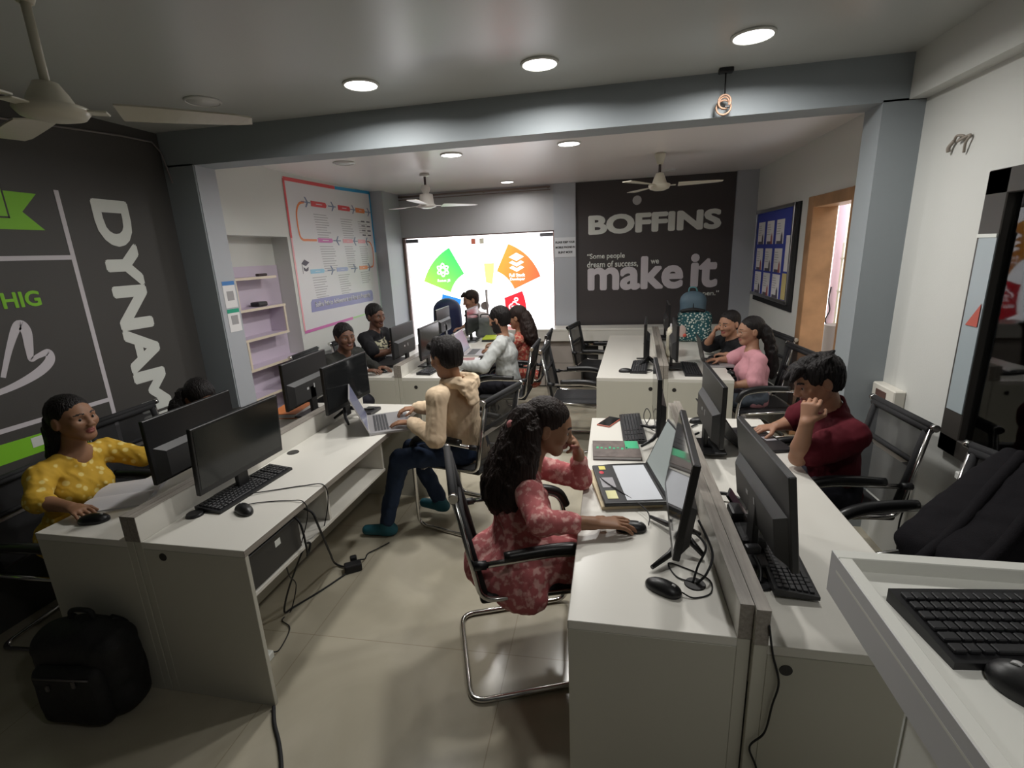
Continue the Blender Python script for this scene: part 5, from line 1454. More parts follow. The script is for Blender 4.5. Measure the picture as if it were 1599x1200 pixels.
# ---------------------------------------------------------------- people
def skin(name, c):
    m = mat(name, c, 0.5, spec=0.35, bump=0.05, bscale=250)
    return m
SK = {'deep': skin('skin_deep', (0.15, 0.072, 0.046)), 'brown': skin('skin_brown', (0.21, 0.10, 0.06)), 'tan': skin('skin_tan', (0.30, 0.155, 0.09)), 'light': skin('skin_light', (0.36, 0.19, 0.12))}
LIP = {k: skin('lip_'+k, c) for k, c in {'deep': (0.13, 0.04, 0.035), 'brown': (0.20, 0.065, 0.055), 'tan': (0.27, 0.085, 0.07), 'light': (0.32, 0.10, 0.085)}.items()}
m_brow = mat('brow_hair', (0.015, 0.011, 0.010), 0.7)
m_eyew = mat('eye_white', (0.38, 0.35, 0.33), 0.3); m_iris = mat('eye_dark', (0.012, 0.008, 0.006), 0.1)
def hairmat(name, c, rough=0.55):
    m = mat(name, c, rough, spec=0.25)
    nt, b = nodes_of(m)
    tc = nt.nodes.new('ShaderNodeTexCoord'); mp = nt.nodes.new('ShaderNodeMapping'); mp.inputs['Scale'].default_value = (140, 140, 9)
    n = nt.nodes.new('ShaderNodeTexNoise'); n.inputs['Scale'].default_value = 1.0; n.inputs['Detail'].default_value = 2
    bp = nt.nodes.new('ShaderNodeBump'); bp.inputs['Strength'].default_value = 0.7; bp.inputs['Distance'].default_value = 0.01
    nt.links.new(tc.outputs['Object'], mp.inputs[0]); nt.links.new(mp.outputs[0], n.inputs['Vector']); nt.links.new(n.outputs['Fac'], bp.inputs['Height']); nt.links.new(bp.outputs['Normal'], b.inputs['Normal'])
    return m
m_hair = hairmat('black_hair', (0.009, 0.007, 0.007)); m_hairb = hairmat('dark_brown_hair', (0.018, 0.010, 0.008))
A3 = lambda v: np.array(v, float)
def unit(v):
    v = A3(v); return v/np.linalg.norm(v)
def head_axes(yaw, pitch, roll=0.0):
    y, p, r = math.radians(yaw), math.radians(pitch), math.radians(roll)
    f = A3((math.cos(y)*math.cos(p), math.sin(y)*math.cos(p), math.sin(p)))
    rt = unit(np.cross(f, (0, 0, 1))); u = np.cross(rt, f)
    return np.stack([math.cos(r)*rt+math.sin(r)*u, f, -math.sin(r)*rt+math.cos(r)*u])

def rot_to(v, a, ang):
    """turn v towards a by ang inside their plane"""
    v = unit(v); a = unit(a-v*(a@v)); return v*math.cos(ang)+a*math.sin(ang)

def add_hand(S, w, hd, pn, right, curl=0.5, s=1.0, spread=0.5, fist=False):
    hd = unit(hd); pn = A3(pn); pn = unit(pn-hd*(pn@hd)); sd = np.cross(-pn, hd)*(1 if right else -1)
    w = A3(w)
    S.ocone(w-hd*0.01, w+hd*0.075*s, sd, 0.024*s, 0.037*s, 0.017*s, 0.0135*s, k=0.012)
    for i, (off, ln, hb) in enumerate(((0.029, 0.070, 0.080), (0.0095, 0.078, 0.084), (-0.010, 0.073, 0.081), (-0.028, 0.058, 0.074))):
        p = w+hd*hb*s+sd*off*s
        d = unit(hd+sd*off*spread*9*(0.3 if fist else 1))
        r = 0.0088*s if i < 3 else 0.0078*s
        c_ = curl*(1+0.08*(i-1))
        for seg, (fr, an) in enumerate(((0.44, 0.55), (0.31, 0.95), (0.25, 0.6))):
            d = rot_to(d, pn, an*c_) if an*c_ > 1e-3 else d
            q = p+d*ln*fr*s
            S.cone(p, q, r, r*0.9, k=0.0035)
            p = q; r *= 0.9
    p = w+hd*0.022*s+sd*0.024*s
    d = unit(sd*0.72+hd*0.62+pn*(0.35+0.3*fist))
    q = p+d*0.045*s
    S.cone(p, q, 0.0125*s, 0.0098*s, k=0.008)
    d2 = unit(d+hd*0.55+pn*(0.15+0.5*fist)-sd*0.35*(1+fist))
    S.cone(q, q+d2*0.033*s, 0.0098*s, 0.0078*s, k=0.004)
    return w+hd*0.08*s

def person(P):
    Rr = P['R']; Ll = P['L']
    g = P.get('fem', False)
    s = 0.94 if g else 1.0
    hs = P.get('hs', 1.0)*(0.97 if g else 1.0)
    th = math.radians(P['th'])
    F = A3((math.cos(th), math.sin(th), 0)); LT = A3((-math.sin(th), math.cos(th), 0))
    H = A3(P['H']); N = A3(P['N']); C = A3(P['head'][0]); AX = head_axes(*P['head'][1:])
    rt, fw_, up = AX
    hp = lambda x, y, z: C+(rt*x+fw_*y+up*z)*hs
    sw = P.get('sw', 0.165 if g else 0.185)
    shd = P.get('shd', 0.055)
    spine = unit(N-H)
    shR = N-LT*sw-spine*shd+A3(P.get('shRo', (0, 0, 0))); shL = N+LT*sw-spine*shd+A3(P.get('shLo', (0, 0, 0)))
    chest = N-spine*0.17; waist = H+spine*0.14
    kn = P.get('knees') or [H+F*0.40-LT*0.11+A3((0, 0, -0.02)), H+F*0.40+LT*0.11+A3((0, 0, -0.02))]
    an = P.get('ankles') or [A3((k[0], k[1], 0.085))+F*0.02 for k in kn]
    kn = [A3(k) for k in kn]; an = [A3(a) for a in an]
    toes = P.get('toes') or [F, F]
    hips = [H-LT*0.085, H+LT*0.085]
    elR, wrR, elL, wrL = A3(Rr['el']), A3(Rr['wr']), A3(Ll['el']), A3(Ll['wr'])
    pts = np.stack([H, N, C, elR, wrR, elL, wrL, *kn, *an, *hips, wrR+0.19*unit(Rr['hd']), wrL+0.19*unit(Ll['hd'])])
    lo = pts.min(0)-A3((0.2, 0.2, 0.1)); hi = pts.max(0)+A3((0.2, 0.2, 0.17)); lo[2] = min(lo[2], 0.0)-0.02
    h = P.get('h', 0.0065)
    lo_b = lo.copy()
    if P.get('cut'):
        lo_b[2] = P['cut']
    root = thing('person', P['label'], 'person', (float(H[0]), float(H[1]), 0.0))
    loc = (float(H[0]), float(H[1]), 0.0)
    # ---- body: one continuous skin
    S = SDF(lo_b, hi, h)
    k = 0.035
    bw = 0.118*s if g else 0.128
    S.ocone(H-spine*0.02, waist, LT, 0.145 if not g else 0.15, 0.115*s, 0.095, 0.085, k)
    S.ocone(waist, chest, LT, 0.112*s, 0.135*s, 0.082, 0.09, k)
    S.ocone(chest, N-spine*0.05, LT, 0.135*s, 0.09*s, 0.088, 0.055, k)
    for sh in (shR, shL):
        S.cone(N-spine*0.02, sh, 0.05*s, 0.047*s, 0.03)
    for hpz, kk, aa in zip(hips, kn, an):
        S.cone(hpz, kk, 0.075, 0.052, 0.03); S.cone(kk, aa, 0.05, 0.035, 0.02)
    ra = P.get('ra', 1.0)*s
    for sh, el, wr in ((shR, elR, wrR), (shL, elL, wrL)):
        S.cone(sh, el, 0.044*ra, 0.037*ra, 0.02)
        mid = el+(wr-el)*0.3
        S.cone(el, mid, 0.036*ra, 0.038*ra, 0.012); S.cone(mid, wr, 0.038*ra, 0.0255*ra, 0.012)
    S.cone(N-spine*0.02, hp(0, -0.022, -0.055), 0.056*s, 0.050*s, 0.03)
    # ---- head
    e = lambda c, r, kk=0.015, op='add': S.ell(hp(*c), [v*hs for v in r], AX, kk, op)
    e((0, -0.014, 0.035), (0.0755, 0.096, 0.085)); e((0, 0.03, -0.005), (0.068, 0.066, 0.08), 0.03)
    jw = P.get('jaw', 0.88 if g else 1.0); nf = 0.85 if g else 1.0; cz = 0.006 if g else 0.0
    S.cone(hp(0, 0.018, -0.045), hp(0, 0.062, -0.092+cz), 0.056*hs*jw, 0.026*hs, 0.03)
    for sx in (-1, 1):
        S.cone(hp(sx*0.048*jw, -0.005, -0.03), hp(sx*0.02, 0.06, -0.088), 0.024*hs, 0.02*hs, 0.025)
        e((sx*0.042, 0.064, -0.02), (0.026, 0.022, 0.024), 0.02)                       # cheek
        S.cone(hp(sx*0.018, 0.082, 0.027), hp(sx*0.05, 0.066, 0.024), 0.011*hs, 0.009*hs, 0.012)   # brow ridge
        e((sx*0.032, 0.099, 0.006), (0.022, 0.018, 0.015), 0.01, 'sub')                 # socket
        S.cone(hp(sx*0.019, 0.082, 0.017), hp(sx*0.047, 0.075, 0.014), 0.0055*hs, 0.0045*hs, 0.006)  # lid
        S.cone(hp(sx*0.020, 0.080, -0.009), hp(sx*0.045, 0.074, -0.007), 0.005*hs, 0.004*hs, 0.006)
        e((sx*0.081, -0.012, -0.004), (0.012, 0.020, 0.033), 0.006)                    # ear
        e((sx*0.093, -0.006, -0.001), (0.006, 0.010, 0.018), 0.005, 'sub')
        e((sx*0.012, 0.100, -0.031), (0.009, 0.010, 0.008), 0.006)                      # nostril wing
    S.cone(hp(0, 0.086, 0.018), hp(0, 0.083+0.025*nf, -0.024), 0.009*hs*nf, 0.0125*hs*nf, 0.012)       # nose
    sm = P.get('smile', 0)
    e((0, 0.088, -0.055), (0.022+0.008*sm, 0.011, 0.0065), 0.006); e((0, 0.086, -0.066), (0.020+0.006*sm, 0.012, 0.0075), 0.006)
    e((0, 0.101, -0.0603), (0.019+0.009*sm, 0.010, 0.0022+0.002*sm), 0.003, 'sub')
    # ---- hands
    for A, wr, right in ((Rr, wrR, True), (Ll, wrL, False)):
        add_hand(S, wr, A['hd'], A['pn'], right, A.get('curl', 0.5), s*P.get('hand', 1.0), A.get('spread', 0.5), A.get('fist', False))
    V, Q = S.mesh()
    ctr = V[Q].mean(1)
    q = ((ctr-C)@AX.T)/hs
    mi = np.zeros(len(Q), int)
    lipm = (np.abs(q[:, 0]) < 0.024+0.007*sm) & (q[:, 1] > 0.078) & (q[:, 2] < -0.0475) & (q[:, 2] > -0.0745)
    lipm &= (np.abs(q[:, 0])/(0.025+0.007*sm))**2+((q[:, 2]+0.0605)/0.0135)**2 < 1
    mi[lipm] = 1
    bz = 0.0335-np.abs(np.abs(q[:, 0])-0.032)*0.18
    mi[(np.abs(q[:, 0]) > 0.014) & (np.abs(q[:, 0]) < 0.054) & (q[:, 1] > 0.05) & (np.abs(q[:, 2]-bz) < (0.0032 if g else 0.0045))] = 2
    if sm:
        teeth = (np.abs(q[:, 0]) < 0.015) & (q[:, 1] > 0.07) & (np.abs(q[:, 2]+0.0603) < 0.0032)
        mi[teeth] = 3
    if P.get('beard'):
        bd = (q[:, 1] > -0.02) & (q[:, 2] < -0.035-0.25*np.clip(0.05-np.abs(q[:, 0]), 0, 1)*(q[:, 1] > 0.075)) & (q[:, 2] > -0.125) & (q[:, 1] < 0.13)
        bd |= (np.abs(q[:, 0]) > 0.055) & (q[:, 2] < 0.0) & (q[:, 2] > -0.11) & (q[:, 1] > -0.01) & (q[:, 1] < 0.05)
        must = (np.abs(q[:, 0]) < 0.027) & (q[:, 1] > 0.08) & (q[:, 2] < -0.038) & (q[:, 2] > -0.048)
        mi[(bd | must) & (mi == 0) & (np.linalg.norm(ctr-C, axis=1) < 0.16*hs)] = 2
    sk = P['skin']
    body = mesh_np('body', V, Q, [SK[sk], LIP[sk], m_brow, m_eyew], root, mi, loc)
    for sx in (-1, 1):
        c = hp(sx*0.0325, 0.0755, 0.0035)
        ql = MB()
        B = Matrix(((rt[0], fw_[0], up[0], c[0]-loc[0]), (rt[1], fw_[1], up[1], c[1]-loc[1]), (rt[2], fw_[2], up[2], c[2]), (0, 0, 0, 1)))
        r = 0.0112*hs
        ql.ell((0, 0, 0), (r, r, r*0.95), 0, B, 14, 10)
        gz = P.get('gaze', (0, 0))
        ql.ell((gz[0]*0.004, r*0.60, -0.0005+gz[1]*0.003), (0.0074*hs, 0.0056*hs, 0.0074*hs), 1, B, 12, 8)
        ql.build('eye', [m_eyew, m_iris], root)
    # ---- upper garment
    T = P['top']; t = T.get('t', 0.016); hc = T.get('h', 0.007)
    kk = 0.035
    G = SDF(lo, hi, hc)
    G.ocone(H-spine*(0.03 if not T.get('tunic') else 0.05), waist, LT, 0.145+t+(0.01 if g else 0), 0.118*s+t, 0.10+t, 0.09+t, kk)
    G.ocone(waist, chest, LT, 0.115*s+t, 0.142*s+t, 0.085+t, 0.096+t, kk)
    G.ocone(chest, N-spine*0.05, LT, 0.14*s+t, 0.09*s+t*0.6, 0.092+t, 0.055+t*0.5, kk)
    if g:
        for sg in (-1, 1):
            G.ell(chest+F*0.07+LT*0.065*sg-spine*0.02, (0.058, 0.058, 0.058), None, 0.04)
    sl = T['sleeve']
    for sh, el, wr in ((shR, elR, wrR), (shL, elL, wrL)):
        G.cone(N-spine*0.025, sh, 0.047*s+t*0.5, 0.048*s+t*0.7, 0.03)
        if sl == 'short':
            e2 = sh+(el-sh)*T.get('len', 0.72)
            G.cone(sh, e2, 0.048*ra+t, 0.050*ra+t*1.2, 0.02)
        else:
            G.cone(sh, el, 0.047*ra+t*0.9, 0.042*ra+t*0.9, 0.025)
            f_ = T.get('len', 1.0)
            w2 = el+(wr-el)*f_
            G.cone(el, w2, 0.042*ra+t*0.9, 0.032*ra+t*0.75, 0.015)
            if T.get('cuff'):
                d_ = unit(wr-el); G.cone(w2-d_*0.01, w2+d_*0.025, 0.034*ra, 0.032*ra, 0.004)
    if T.get('tunic'):
        for hpz, kq in zip(hips, kn):
            G.cone(hpz, hpz+(kq-hpz)*0.62, 0.105, 0.098, 0.04)
        for (c_, r_) in T.get('drape', []):
            G.ell(c_, r_, None, 0.05)
    if T.get('hood'):
        c_ = N-F*0.035+A3((0, 0, 0.012))
        HD = SDF(N-0.32, N+0.32, 0.006)
        for q_ in range(20):
            a_ = 2*PI*q_/20; a2 = 2*PI*(q_+1)/20
            pa = c_+F*0.078*math.cos(a_)+LT*0.082*math.sin(a_)+A3((0, 0, -0.012*math.cos(a_))); pb_ = c_+F*0.078*math.cos(a2)+LT*0.082*math.sin(a2)+A3((0, 0, -0.012*math.cos(a2)))
            HD.cone(pa, pb_, 0.031, 0.031, 0.015)
        HD.ocone(c_-F*0.085-A3((0, 0, 0.0)), c_-F*0.120-A3((0, 0, 0.125)), LT, 0.110, 0.050, 0.036, 0.020, 0.03)
        HD.ell(c_-F*0.10+A3((0, 0, 0.03)), (0.05, 0.05, 0.02), None, 0.02, 'sub')
        HD.ripple(0.003, 0.10, 31)
        Vh, Qh = HD.mesh(); mesh_np('hood', Vh, Qh, T['m'], root, None, loc)
    if T.get('collar'):
        G.cone(N-spine*0.03, N+unit(hp(0, -0.022, -0.055)-N)*0.035, 0.073*s, 0.067*s, 0.012)
    G.ripple(T.get('amp', 0.0024), T.get('wl', 0.12), T.get('seed', 1), T.get('stretch', (1, 1, 1.5)))
    # neck opening, so the throat shows
    nd = unit(hp(0, -0.022, -0.055)-N)
    G.cone(N-nd*0.005, N+nd*0.12, 0.060*s+T.get('open', 0.0), 0.062*s+T.get('open', 0.0), 0.008, 'sub')
    if T.get('vneck'):
        G.cone(N+F*0.06, N+F*0.125-spine*T['vneck'], 0.042, 0.012, 0.008, 'sub')
    if sl == 'short':
        pass
    V, Q = G.mesh()
    gar = mesh_np(T['name'], V, Q, T['m'], root, None, loc)
    if T.get('print'):
        (dy, dz, hw_, hh_, pm) = T['print']
        e1 = V[Q[:, 2]]-V[Q[:, 0]]; e2_ = V[Q[:, 3]]-V[Q[:, 1]]; nn = np.cross(e1, e2_); nn /= np.linalg.norm(nn, axis=1)[:, None]+1e-9
        cq = V[Q].mean(1)-chest
        ok = (nn@F > 0.25) & (np.abs(cq@LT-dy) < hw_) & (np.abs(cq@spine-dz) < hh_)
        Qp = Q[ok]; u_, inv = np.unique(Qp, return_inverse=True)
        mesh_np('chest_print', V[u_]+F*0.0025, inv.reshape(Qp.shape), pm, gar, None, loc)
    # ---- trousers
    B_ = P['bottom']
    G = SDF(lo, hi, 0.009)
    G.ocone(H-spine*0.03, H+spine*0.06, LT, 0.155, 0.145, 0.108, 0.10, 0.03)
    for hpz, kq, aa in zip(hips, kn, an):
        G.cone(hpz, kq, 0.092, 0.068, 0.03); G.cone(kq, aa+unit(kq-aa)*0.03, 0.066, 0.050, 0.02)
    G.ripple(0.004, 0.13, 11)
    V, Q = G.mesh(); mesh_np('trousers', V, Q, B_, root, None, loc)
    for aa, td in zip(an, toes):
        td = unit(td)
        G = SDF(aa-0.25, aa+0.25, 0.008)
        b0 = A3((aa[0], aa[1], aa[2]-0.045))
        G.cone(b0-td*0.03, b0+td*0.14, 0.042, 0.034, 0.03); G.cone(aa, b0, 0.045, 0.042, 0.02); G.half((0, 0, aa[2]-0.08), (0, 0, -1))
        V, Q = G.mesh(); mesh_np('shoe', V, Q, P.get('shoe', m_blackm), root, None, loc)
    # ---- hair
    hr = P['hair']
    G = SDF(lo, hi+A3((0, 0, 0.05)), hr.get('h', 0.0055))
    e2 = lambda c, r, kk=0.01, op='add': G.ell(hp(*c), [v*hs for v in r], AX, kk, op)
    vol = hr.get('vol', 0.010)
    e2((0, -0.024, 0.040), (0.0765+vol, 0.097+vol, 0.086+vol))
    if hr.get('nape', True):
        e2((0, -0.052, -0.01), (0.066+vol*0.5, 0.06+vol*0.5, 0.075), 0.02)
    st = hr['style']
    if st == 'short':
        G.ripple(hr.get('amp', 0.0018), 0.03, 3, (1, 1, 2.5))
        e2((0, 0.094, -0.025), (0.072, 0.078, 0.100), 0.012, 'sub')
        for sx in (-1, 1):
            e2((sx*0.085, 0.030, -0.060), (0.042, 0.045, 0.062), 0.01, 'sub')
            e2((sx*0.097, -0.010, -0.012), (0.027, 0.028, 0.038), 0.006, 'sub')
        G.half(hp(0, -0.05, -0.068), -up, 0.01)
        for (a, b, r1, r2) in hr.get('tufts', []):
            G.cone(hp(*a), hp(*b), r1*hs, r2*hs, 0.008)
    else:
        G.ripple(hr.get('amp', 0.0012), 0.024, 3, (1, 1, 4))
        e2((0, 0.098, -0.018), (0.067, 0.080, hr.get('face', 0.103)), 0.012, 'sub')
        for sx in (-1, 1):
            e2((sx*0.09, 0.02, -0.05), (0.04, 0.045, 0.06), 0.01, 'sub')
            if hr.get('ears', True):
                e2((sx*0.098, -0.008, -0.012), (0.026, 0.024, 0.036), 0.006, 'sub')
    V, Q = G.mesh(); mesh_np('hair', V, Q, hr['m'], root, None, loc)
    for strand in hr.get('strands', []):
        pth, rad = strand
        W = smooth_path([tuple(v) for v in pth], 5)
        n = len(W)
        Gs = SDF(np.min([list(v) for v in W], 0)-0.14, np.max([list(v) for v in W], 0)+0.14, 0.006)
        for i in range(n-1):
            r1 = np.interp(i/(n-1), np.linspace(0, 1, len(rad)), rad); r2 = np.interp((i+1)/(n-1), np.linspace(0, 1, len(rad)), rad)
            Gs.cone(W[i], W[i+1], r1, r2, 0.03)
        Gs.ripple(hr.get('wave', 0.004), 0.085, 5, (1, 1, 2.0)); Gs.ripple(0.0022, 0.026, 6, (1, 1, 7))
        V, Q = Gs.mesh(); mesh_np('long_hair', V, Q, hr['m'], root, None, loc)
    for nm, col, c_, r_ in hr.get('extras', []):
        MB().ell(tuple(A3(c_)-A3(loc)), r_).build(nm, col, root)
    return root, hp, loc, AX

DN = (0, 0, -1)
m_prt = two_tone('faded_print', 'noise', (0.02, 0.02, 0.02), (0.45, 0.43, 0.30), 24, 0.8, 0.46, 0.50, (1, 1, 2.2))
m_prt2 = two_tone('small_print', 'noise', (0.02, 0.02, 0.02), (0.40, 0.42, 0.42), 40, 0.8, 0.46, 0.50)
m_yel = two_tone('mustard_leaf_print', 'voronoi', (0.78, 0.62, 0.20), (0.60, 0.36, 0.03), 24, 0.8, 0.25, 0.36)
m_pnk = two_tone('rose_damask_print', 'noise', (0.46, 0.12, 0.125), (0.70, 0.38, 0.35), 34, 0.8, 0.50, 0.60)
m_redp = two_tone('red_paisley_print', 'noise', (0.40, 0.06, 0.045), (0.55, 0.30, 0.20), 42, 0.8, 0.50, 0.58)
def cloth(n, c):
    return mat(n, c, 0.85, spec=0.25, bump=0.12, bscale=500)
m_hood = cloth('beige_fleece', (0.72, 0.56, 0.39)); m_sweat = cloth('grey_marl', (0.47, 0.485, 0.475)); m_mar = cloth('dark_red_pique', (0.09, 0.006, 0.013))
m_blkt = cloth('black_jersey', (0.012, 0.012, 0.014)); m_jack = cloth('charcoal_jacket', (0.030, 0.030, 0.027)); m_tee = cloth('pink_jersey', (0.62, 0.30, 0.34)); m_lt = cloth('pale_shirt', (0.55, 0.5, 0.5))
m_jean = cloth('blue_denim', (0.020, 0.034, 0.07)); m_dkt = cloth('dark_trousers', (0.02, 0.02, 0.028)); m_mus = cloth('olive_churidar', (0.30, 0.22, 0.10)); m_gj = cloth('grey_denim', (0.10, 0.12, 0.15))
m_teal = mat('teal_sneaker', (0.012, 0.11, 0.15), 0.6)

# woman in the pink kurta, foreground right island
pk9 = person(dict(label='woman in a pink printed kurta, hand to her mouth, using a mouse', fem=True, h=0.0042, th=15, H=(-0.425, 1.915, 0.545), N=(-0.352, 1.94, 0.930), sw=0.155, hand=1.22,
    head=((-0.258, 1.968, 1.098), 6, -18, 3), skin='tan', bottom=m_mus,
    R=dict(el=(-0.258, 1.662, 0.825), wr=(-0.062, 1.722, 0.802), hd=(0.15, 0.045, -0.012), pn=DN, curl=0.30, spread=0.45),
    L=dict(el=(-0.135, 2.112, 0.80), wr=(-0.142, 2.072, 0.94), hd=(-0.10, -0.30, 0.5), pn=(-0.75, -0.35, -0.3), curl=1.5, fist=True),
    knees=[(-0.05, 1.88, 0.52), (-0.04, 2.07, 0.52)], ankles=[(-0.10, 1.86, 0.085), (-0.06, 2.05, 0.085)],
    top=dict(name='kurta', m=m_pnk, sleeve='long', len=0.62, tunic=True, t=0.013, amp=0.0024, wl=0.10, seed=4, h=0.006, drape=[((-0.40, 1.745, 0.49), (0.15, 0.075, 0.10)), ((-0.34, 1.70, 0.44), (0.09, 0.05, 0.055)), ((-0.56, 1.86, 0.52), (0.07, 0.14, 0.09))]),
    hair=dict(style='long', m=m_hairb, ears=True, vol=0.009, wave=0.0035 , h=0.0045,
        strands=[([(-0.345, 1.93, 1.155), (-0.385, 1.90, 1.02), (-0.42, 1.87, 0.92), (-0.455, 1.855, 0.83), (-0.475, 1.86, 0.765)], [0.06, 0.072, 0.07, 0.06, 0.02]),
                 ([(-0.315, 1.895, 1.135), (-0.345, 1.855, 1.0), (-0.365, 1.825, 0.92), (-0.40, 1.815, 0.85), (-0.41, 1.83, 0.77)], [0.035, 0.05, 0.045, 0.04, 0.015]),
                 ([(-0.375, 2.0, 1.13), (-0.44, 1.97, 0.98), (-0.50, 1.93, 0.86), (-0.52, 1.90, 0.79)], [0.045, 0.06, 0.05, 0.02])],
        extras=[('hair_tie', mat('rose_scrunchie', (0.55, 0.20, 0.20), 0.7), (-0.40, 1.885, 1.135), (0.022, 0.02, 0.022))])))

# man in the beige hoodie
person(dict(label='man in a beige hoodie and jeans typing on a silver laptop', h=0.005, th=163, H=(-0.945, 3.03, 0.55), N=(-0.985, 2.895, 1.045), sw=0.185,
    head=((-1.005, 2.862, 1.208), 150, -14, 0), skin='tan', bottom=m_jean, shoe=m_teal,
    L=dict(el=(-1.045, 2.675, 0.745), wr=(-1.245, 2.795, 0.805), hd=(-0.15, 0.01, -0.012), pn=DN, curl=0.25, spread=0.8),
    R=dict(el=(-1.13, 3.11, 0.80), wr=(-1.315, 3.06, 0.815), hd=(-0.12, -0.06, 0.0), pn=DN, curl=0.7, spread=0.5),
    knees=[(-1.36, 3.02, 0.53), (-1.37, 2.83, 0.53)], ankles=[(-1.20, 3.06, 0.12), (-1.48, 2.76, 0.085)], toes=[(-1, 0.2, 0), (-1, -0.15, 0)],
    top=dict(name='hoodie', m=m_hood, sleeve='long', len=0.88, cuff=True, hood=True, t=0.018, amp=0.0026, wl=0.10, seed=7, h=0.006),
    hair=dict(style='short', m=m_hair, vol=0.014, h=0.005, tufts=[((0.03, 0.085, 0.085), (0.045, 0.125, 0.07), 0.026, 0.012), ((-0.03, 0.08, 0.09), (-0.02, 0.12, 0.085), 0.028, 0.014), ((0.0, 0.05, 0.11), (0.0, 0.10, 0.095), 0.035, 0.02)])))

# woman in yellow
person(dict(label='woman in a yellow printed kurta by the mural, mouse in hand', fem=True, h=0.0045, th=2, H=(-2.69, 1.80, 0.55), N=(-2.645, 1.845, 0.945), sw=0.165,
    head=((-2.605, 1.852, 1.117), 2, 2, 0), skin='tan', bottom=m_dkt, gaze=(0.3, 0.2),
    R=dict(el=(-2.565, 1.585, 0.81), wr=(-2.385, 1.583, 0.795), hd=(0.16, -0.03, -0.012), pn=DN, curl=0.5, spread=0.4),
    L=dict(el=(-2.515, 2.07, 0.83), wr=(-2.37, 2.20, 0.80), hd=(0.1, 0.12, 0), pn=DN, curl=0.5),
    top=dict(name='kurta', m=m_yel, sleeve='long', len=0.28, tunic=True, t=0.014, amp=0.0026, wl=0.10, seed=2, vneck=0.10, open=0.012, h=0.006),
    hair=dict(style='tied', m=m_hair, vol=0.007, ears=True, strands=[([(-2.68, 1.84, 1.13), (-2.70, 1.83, 1.02), (-2.715, 1.81, 0.92)], [0.05, 0.04, 0.03])])))

# man in dark red
person(dict(label='man with tousled black hair in a dark red shirt resting his cheek on his fist', h=0.0045, th=184, H=(1.17, 2.70, 0.55), N=(1.085, 2.63, 0.995), sw=0.205, shd=0.075, ra=1.10, hand=1.10,
    head=((0.985, 2.575, 1.148), 186, -22, -4), skin='light', bottom=m_dkt,
    L=dict(el=(0.885, 2.425, 0.81), wr=(0.890, 2.385, 1.000), hd=(0.10, 0.14, 0.5), pn=(0.45, 0.85, -0.2), curl=1.6, fist=True),
    R=dict(el=(1.02, 2.90, 0.83), wr=(0.915, 2.855, 0.815), hd=(-0.13, -0.01, -0.02), pn=DN, curl=0.75, spread=0.4),
    top=dict(name='polo_shirt', m=m_mar, sleeve='short', len=0.70, t=0.020, amp=0.0032, wl=0.12, seed=5, collar=True, h=0.006),
    hair=dict(style='short', m=m_hair, vol=0.013, amp=0.003, h=0.0045, tufts=[((0.03, 0.07, 0.09), (0.05, 0.115, 0.06), 0.03, 0.012), ((-0.03, 0.07, 0.095), (-0.04, 0.12, 0.062), 0.03, 0.012), ((0.0, 0.06, 0.10), (0.0, 0.125, 0.07), 0.034, 0.014), ((-0.05, -0.03, 0.09), (-0.07, -0.07, 0.115), 0.03, 0.008), ((0.0, -0.06, 0.10), (0.0, -0.115, 0.115), 0.03, 0.008), ((0.0, 0.02, 0.11), (-0.03, -0.02, 0.135), 0.035, 0.012)])))

# far left island, aisle side
person(dict(label='bearded man in a grey sweatshirt using a silver laptop, back half turned', th=178, H=(-1.0, 4.70, 0.55), N=(-1.045, 4.685, 1.03),
    head=((-1.075, 4.69, 1.192), 163, -14, 0), skin='light', bottom=m_dkt, beard=True,
    L=dict(el=(-1.17, 4.36, 0.80), wr=(-1.42, 4.46, 0.80), hd=(-0.15, 0.05, -0.01), pn=DN, curl=0.5),
    R=dict(el=(-1.14, 5.02, 0.80), wr=(-1.29, 5.16, 0.805), hd=(-0.10, 0.08, -0.01), pn=DN, curl=0.7),
    top=dict(name='sweatshirt', m=m_sweat, sleeve='long', len=0.9, cuff=True, t=0.018, amp=0.0035, wl=0.12, seed=9),
    hair=dict(style='short', m=m_hair, vol=0.012, h=0.006)))
person(dict(label='woman with long wavy hair in a red patterned dress beside the grey sweatshirt', fem=True, th=178, H=(-0.96, 5.36, 0.55), N=(-0.985, 5.335, 0.965),
    head=((-1.015, 5.31, 1.13), 172, -12, 0), skin='tan', bottom=m_dkt,
    L=dict(el=(-1.13, 5.15, 0.80), wr=(-1.30, 5.36, 0.80), hd=(-0.12, 0.06, 0), pn=DN),
    R=dict(el=(-1.14, 5.60, 0.80), wr=(-1.32, 5.58, 0.80), hd=(-0.12, 0, 0), pn=DN),
    top=dict(name='dress', m=m_redp, sleeve='long', len=0.8, tunic=True, seed=3, drape=[((-0.88, 5.22, 0.47), (0.14, 0.07, 0.11))]),
    hair=dict(style='long', m=m_hairb, wave=0.0035, vol=0.014, strands=[([(-0.93, 5.29, 1.16), (-0.89, 5.26, 1.02), (-0.86, 5.24, 0.93), (-0.82, 5.24, 0.83)], [0.055, 0.075, 0.065, 0.02]), ([(-0.94, 5.36, 1.16), (-0.88, 5.36, 1.0), (-0.84, 5.34, 0.90)], [0.05, 0.06, 0.02])])))
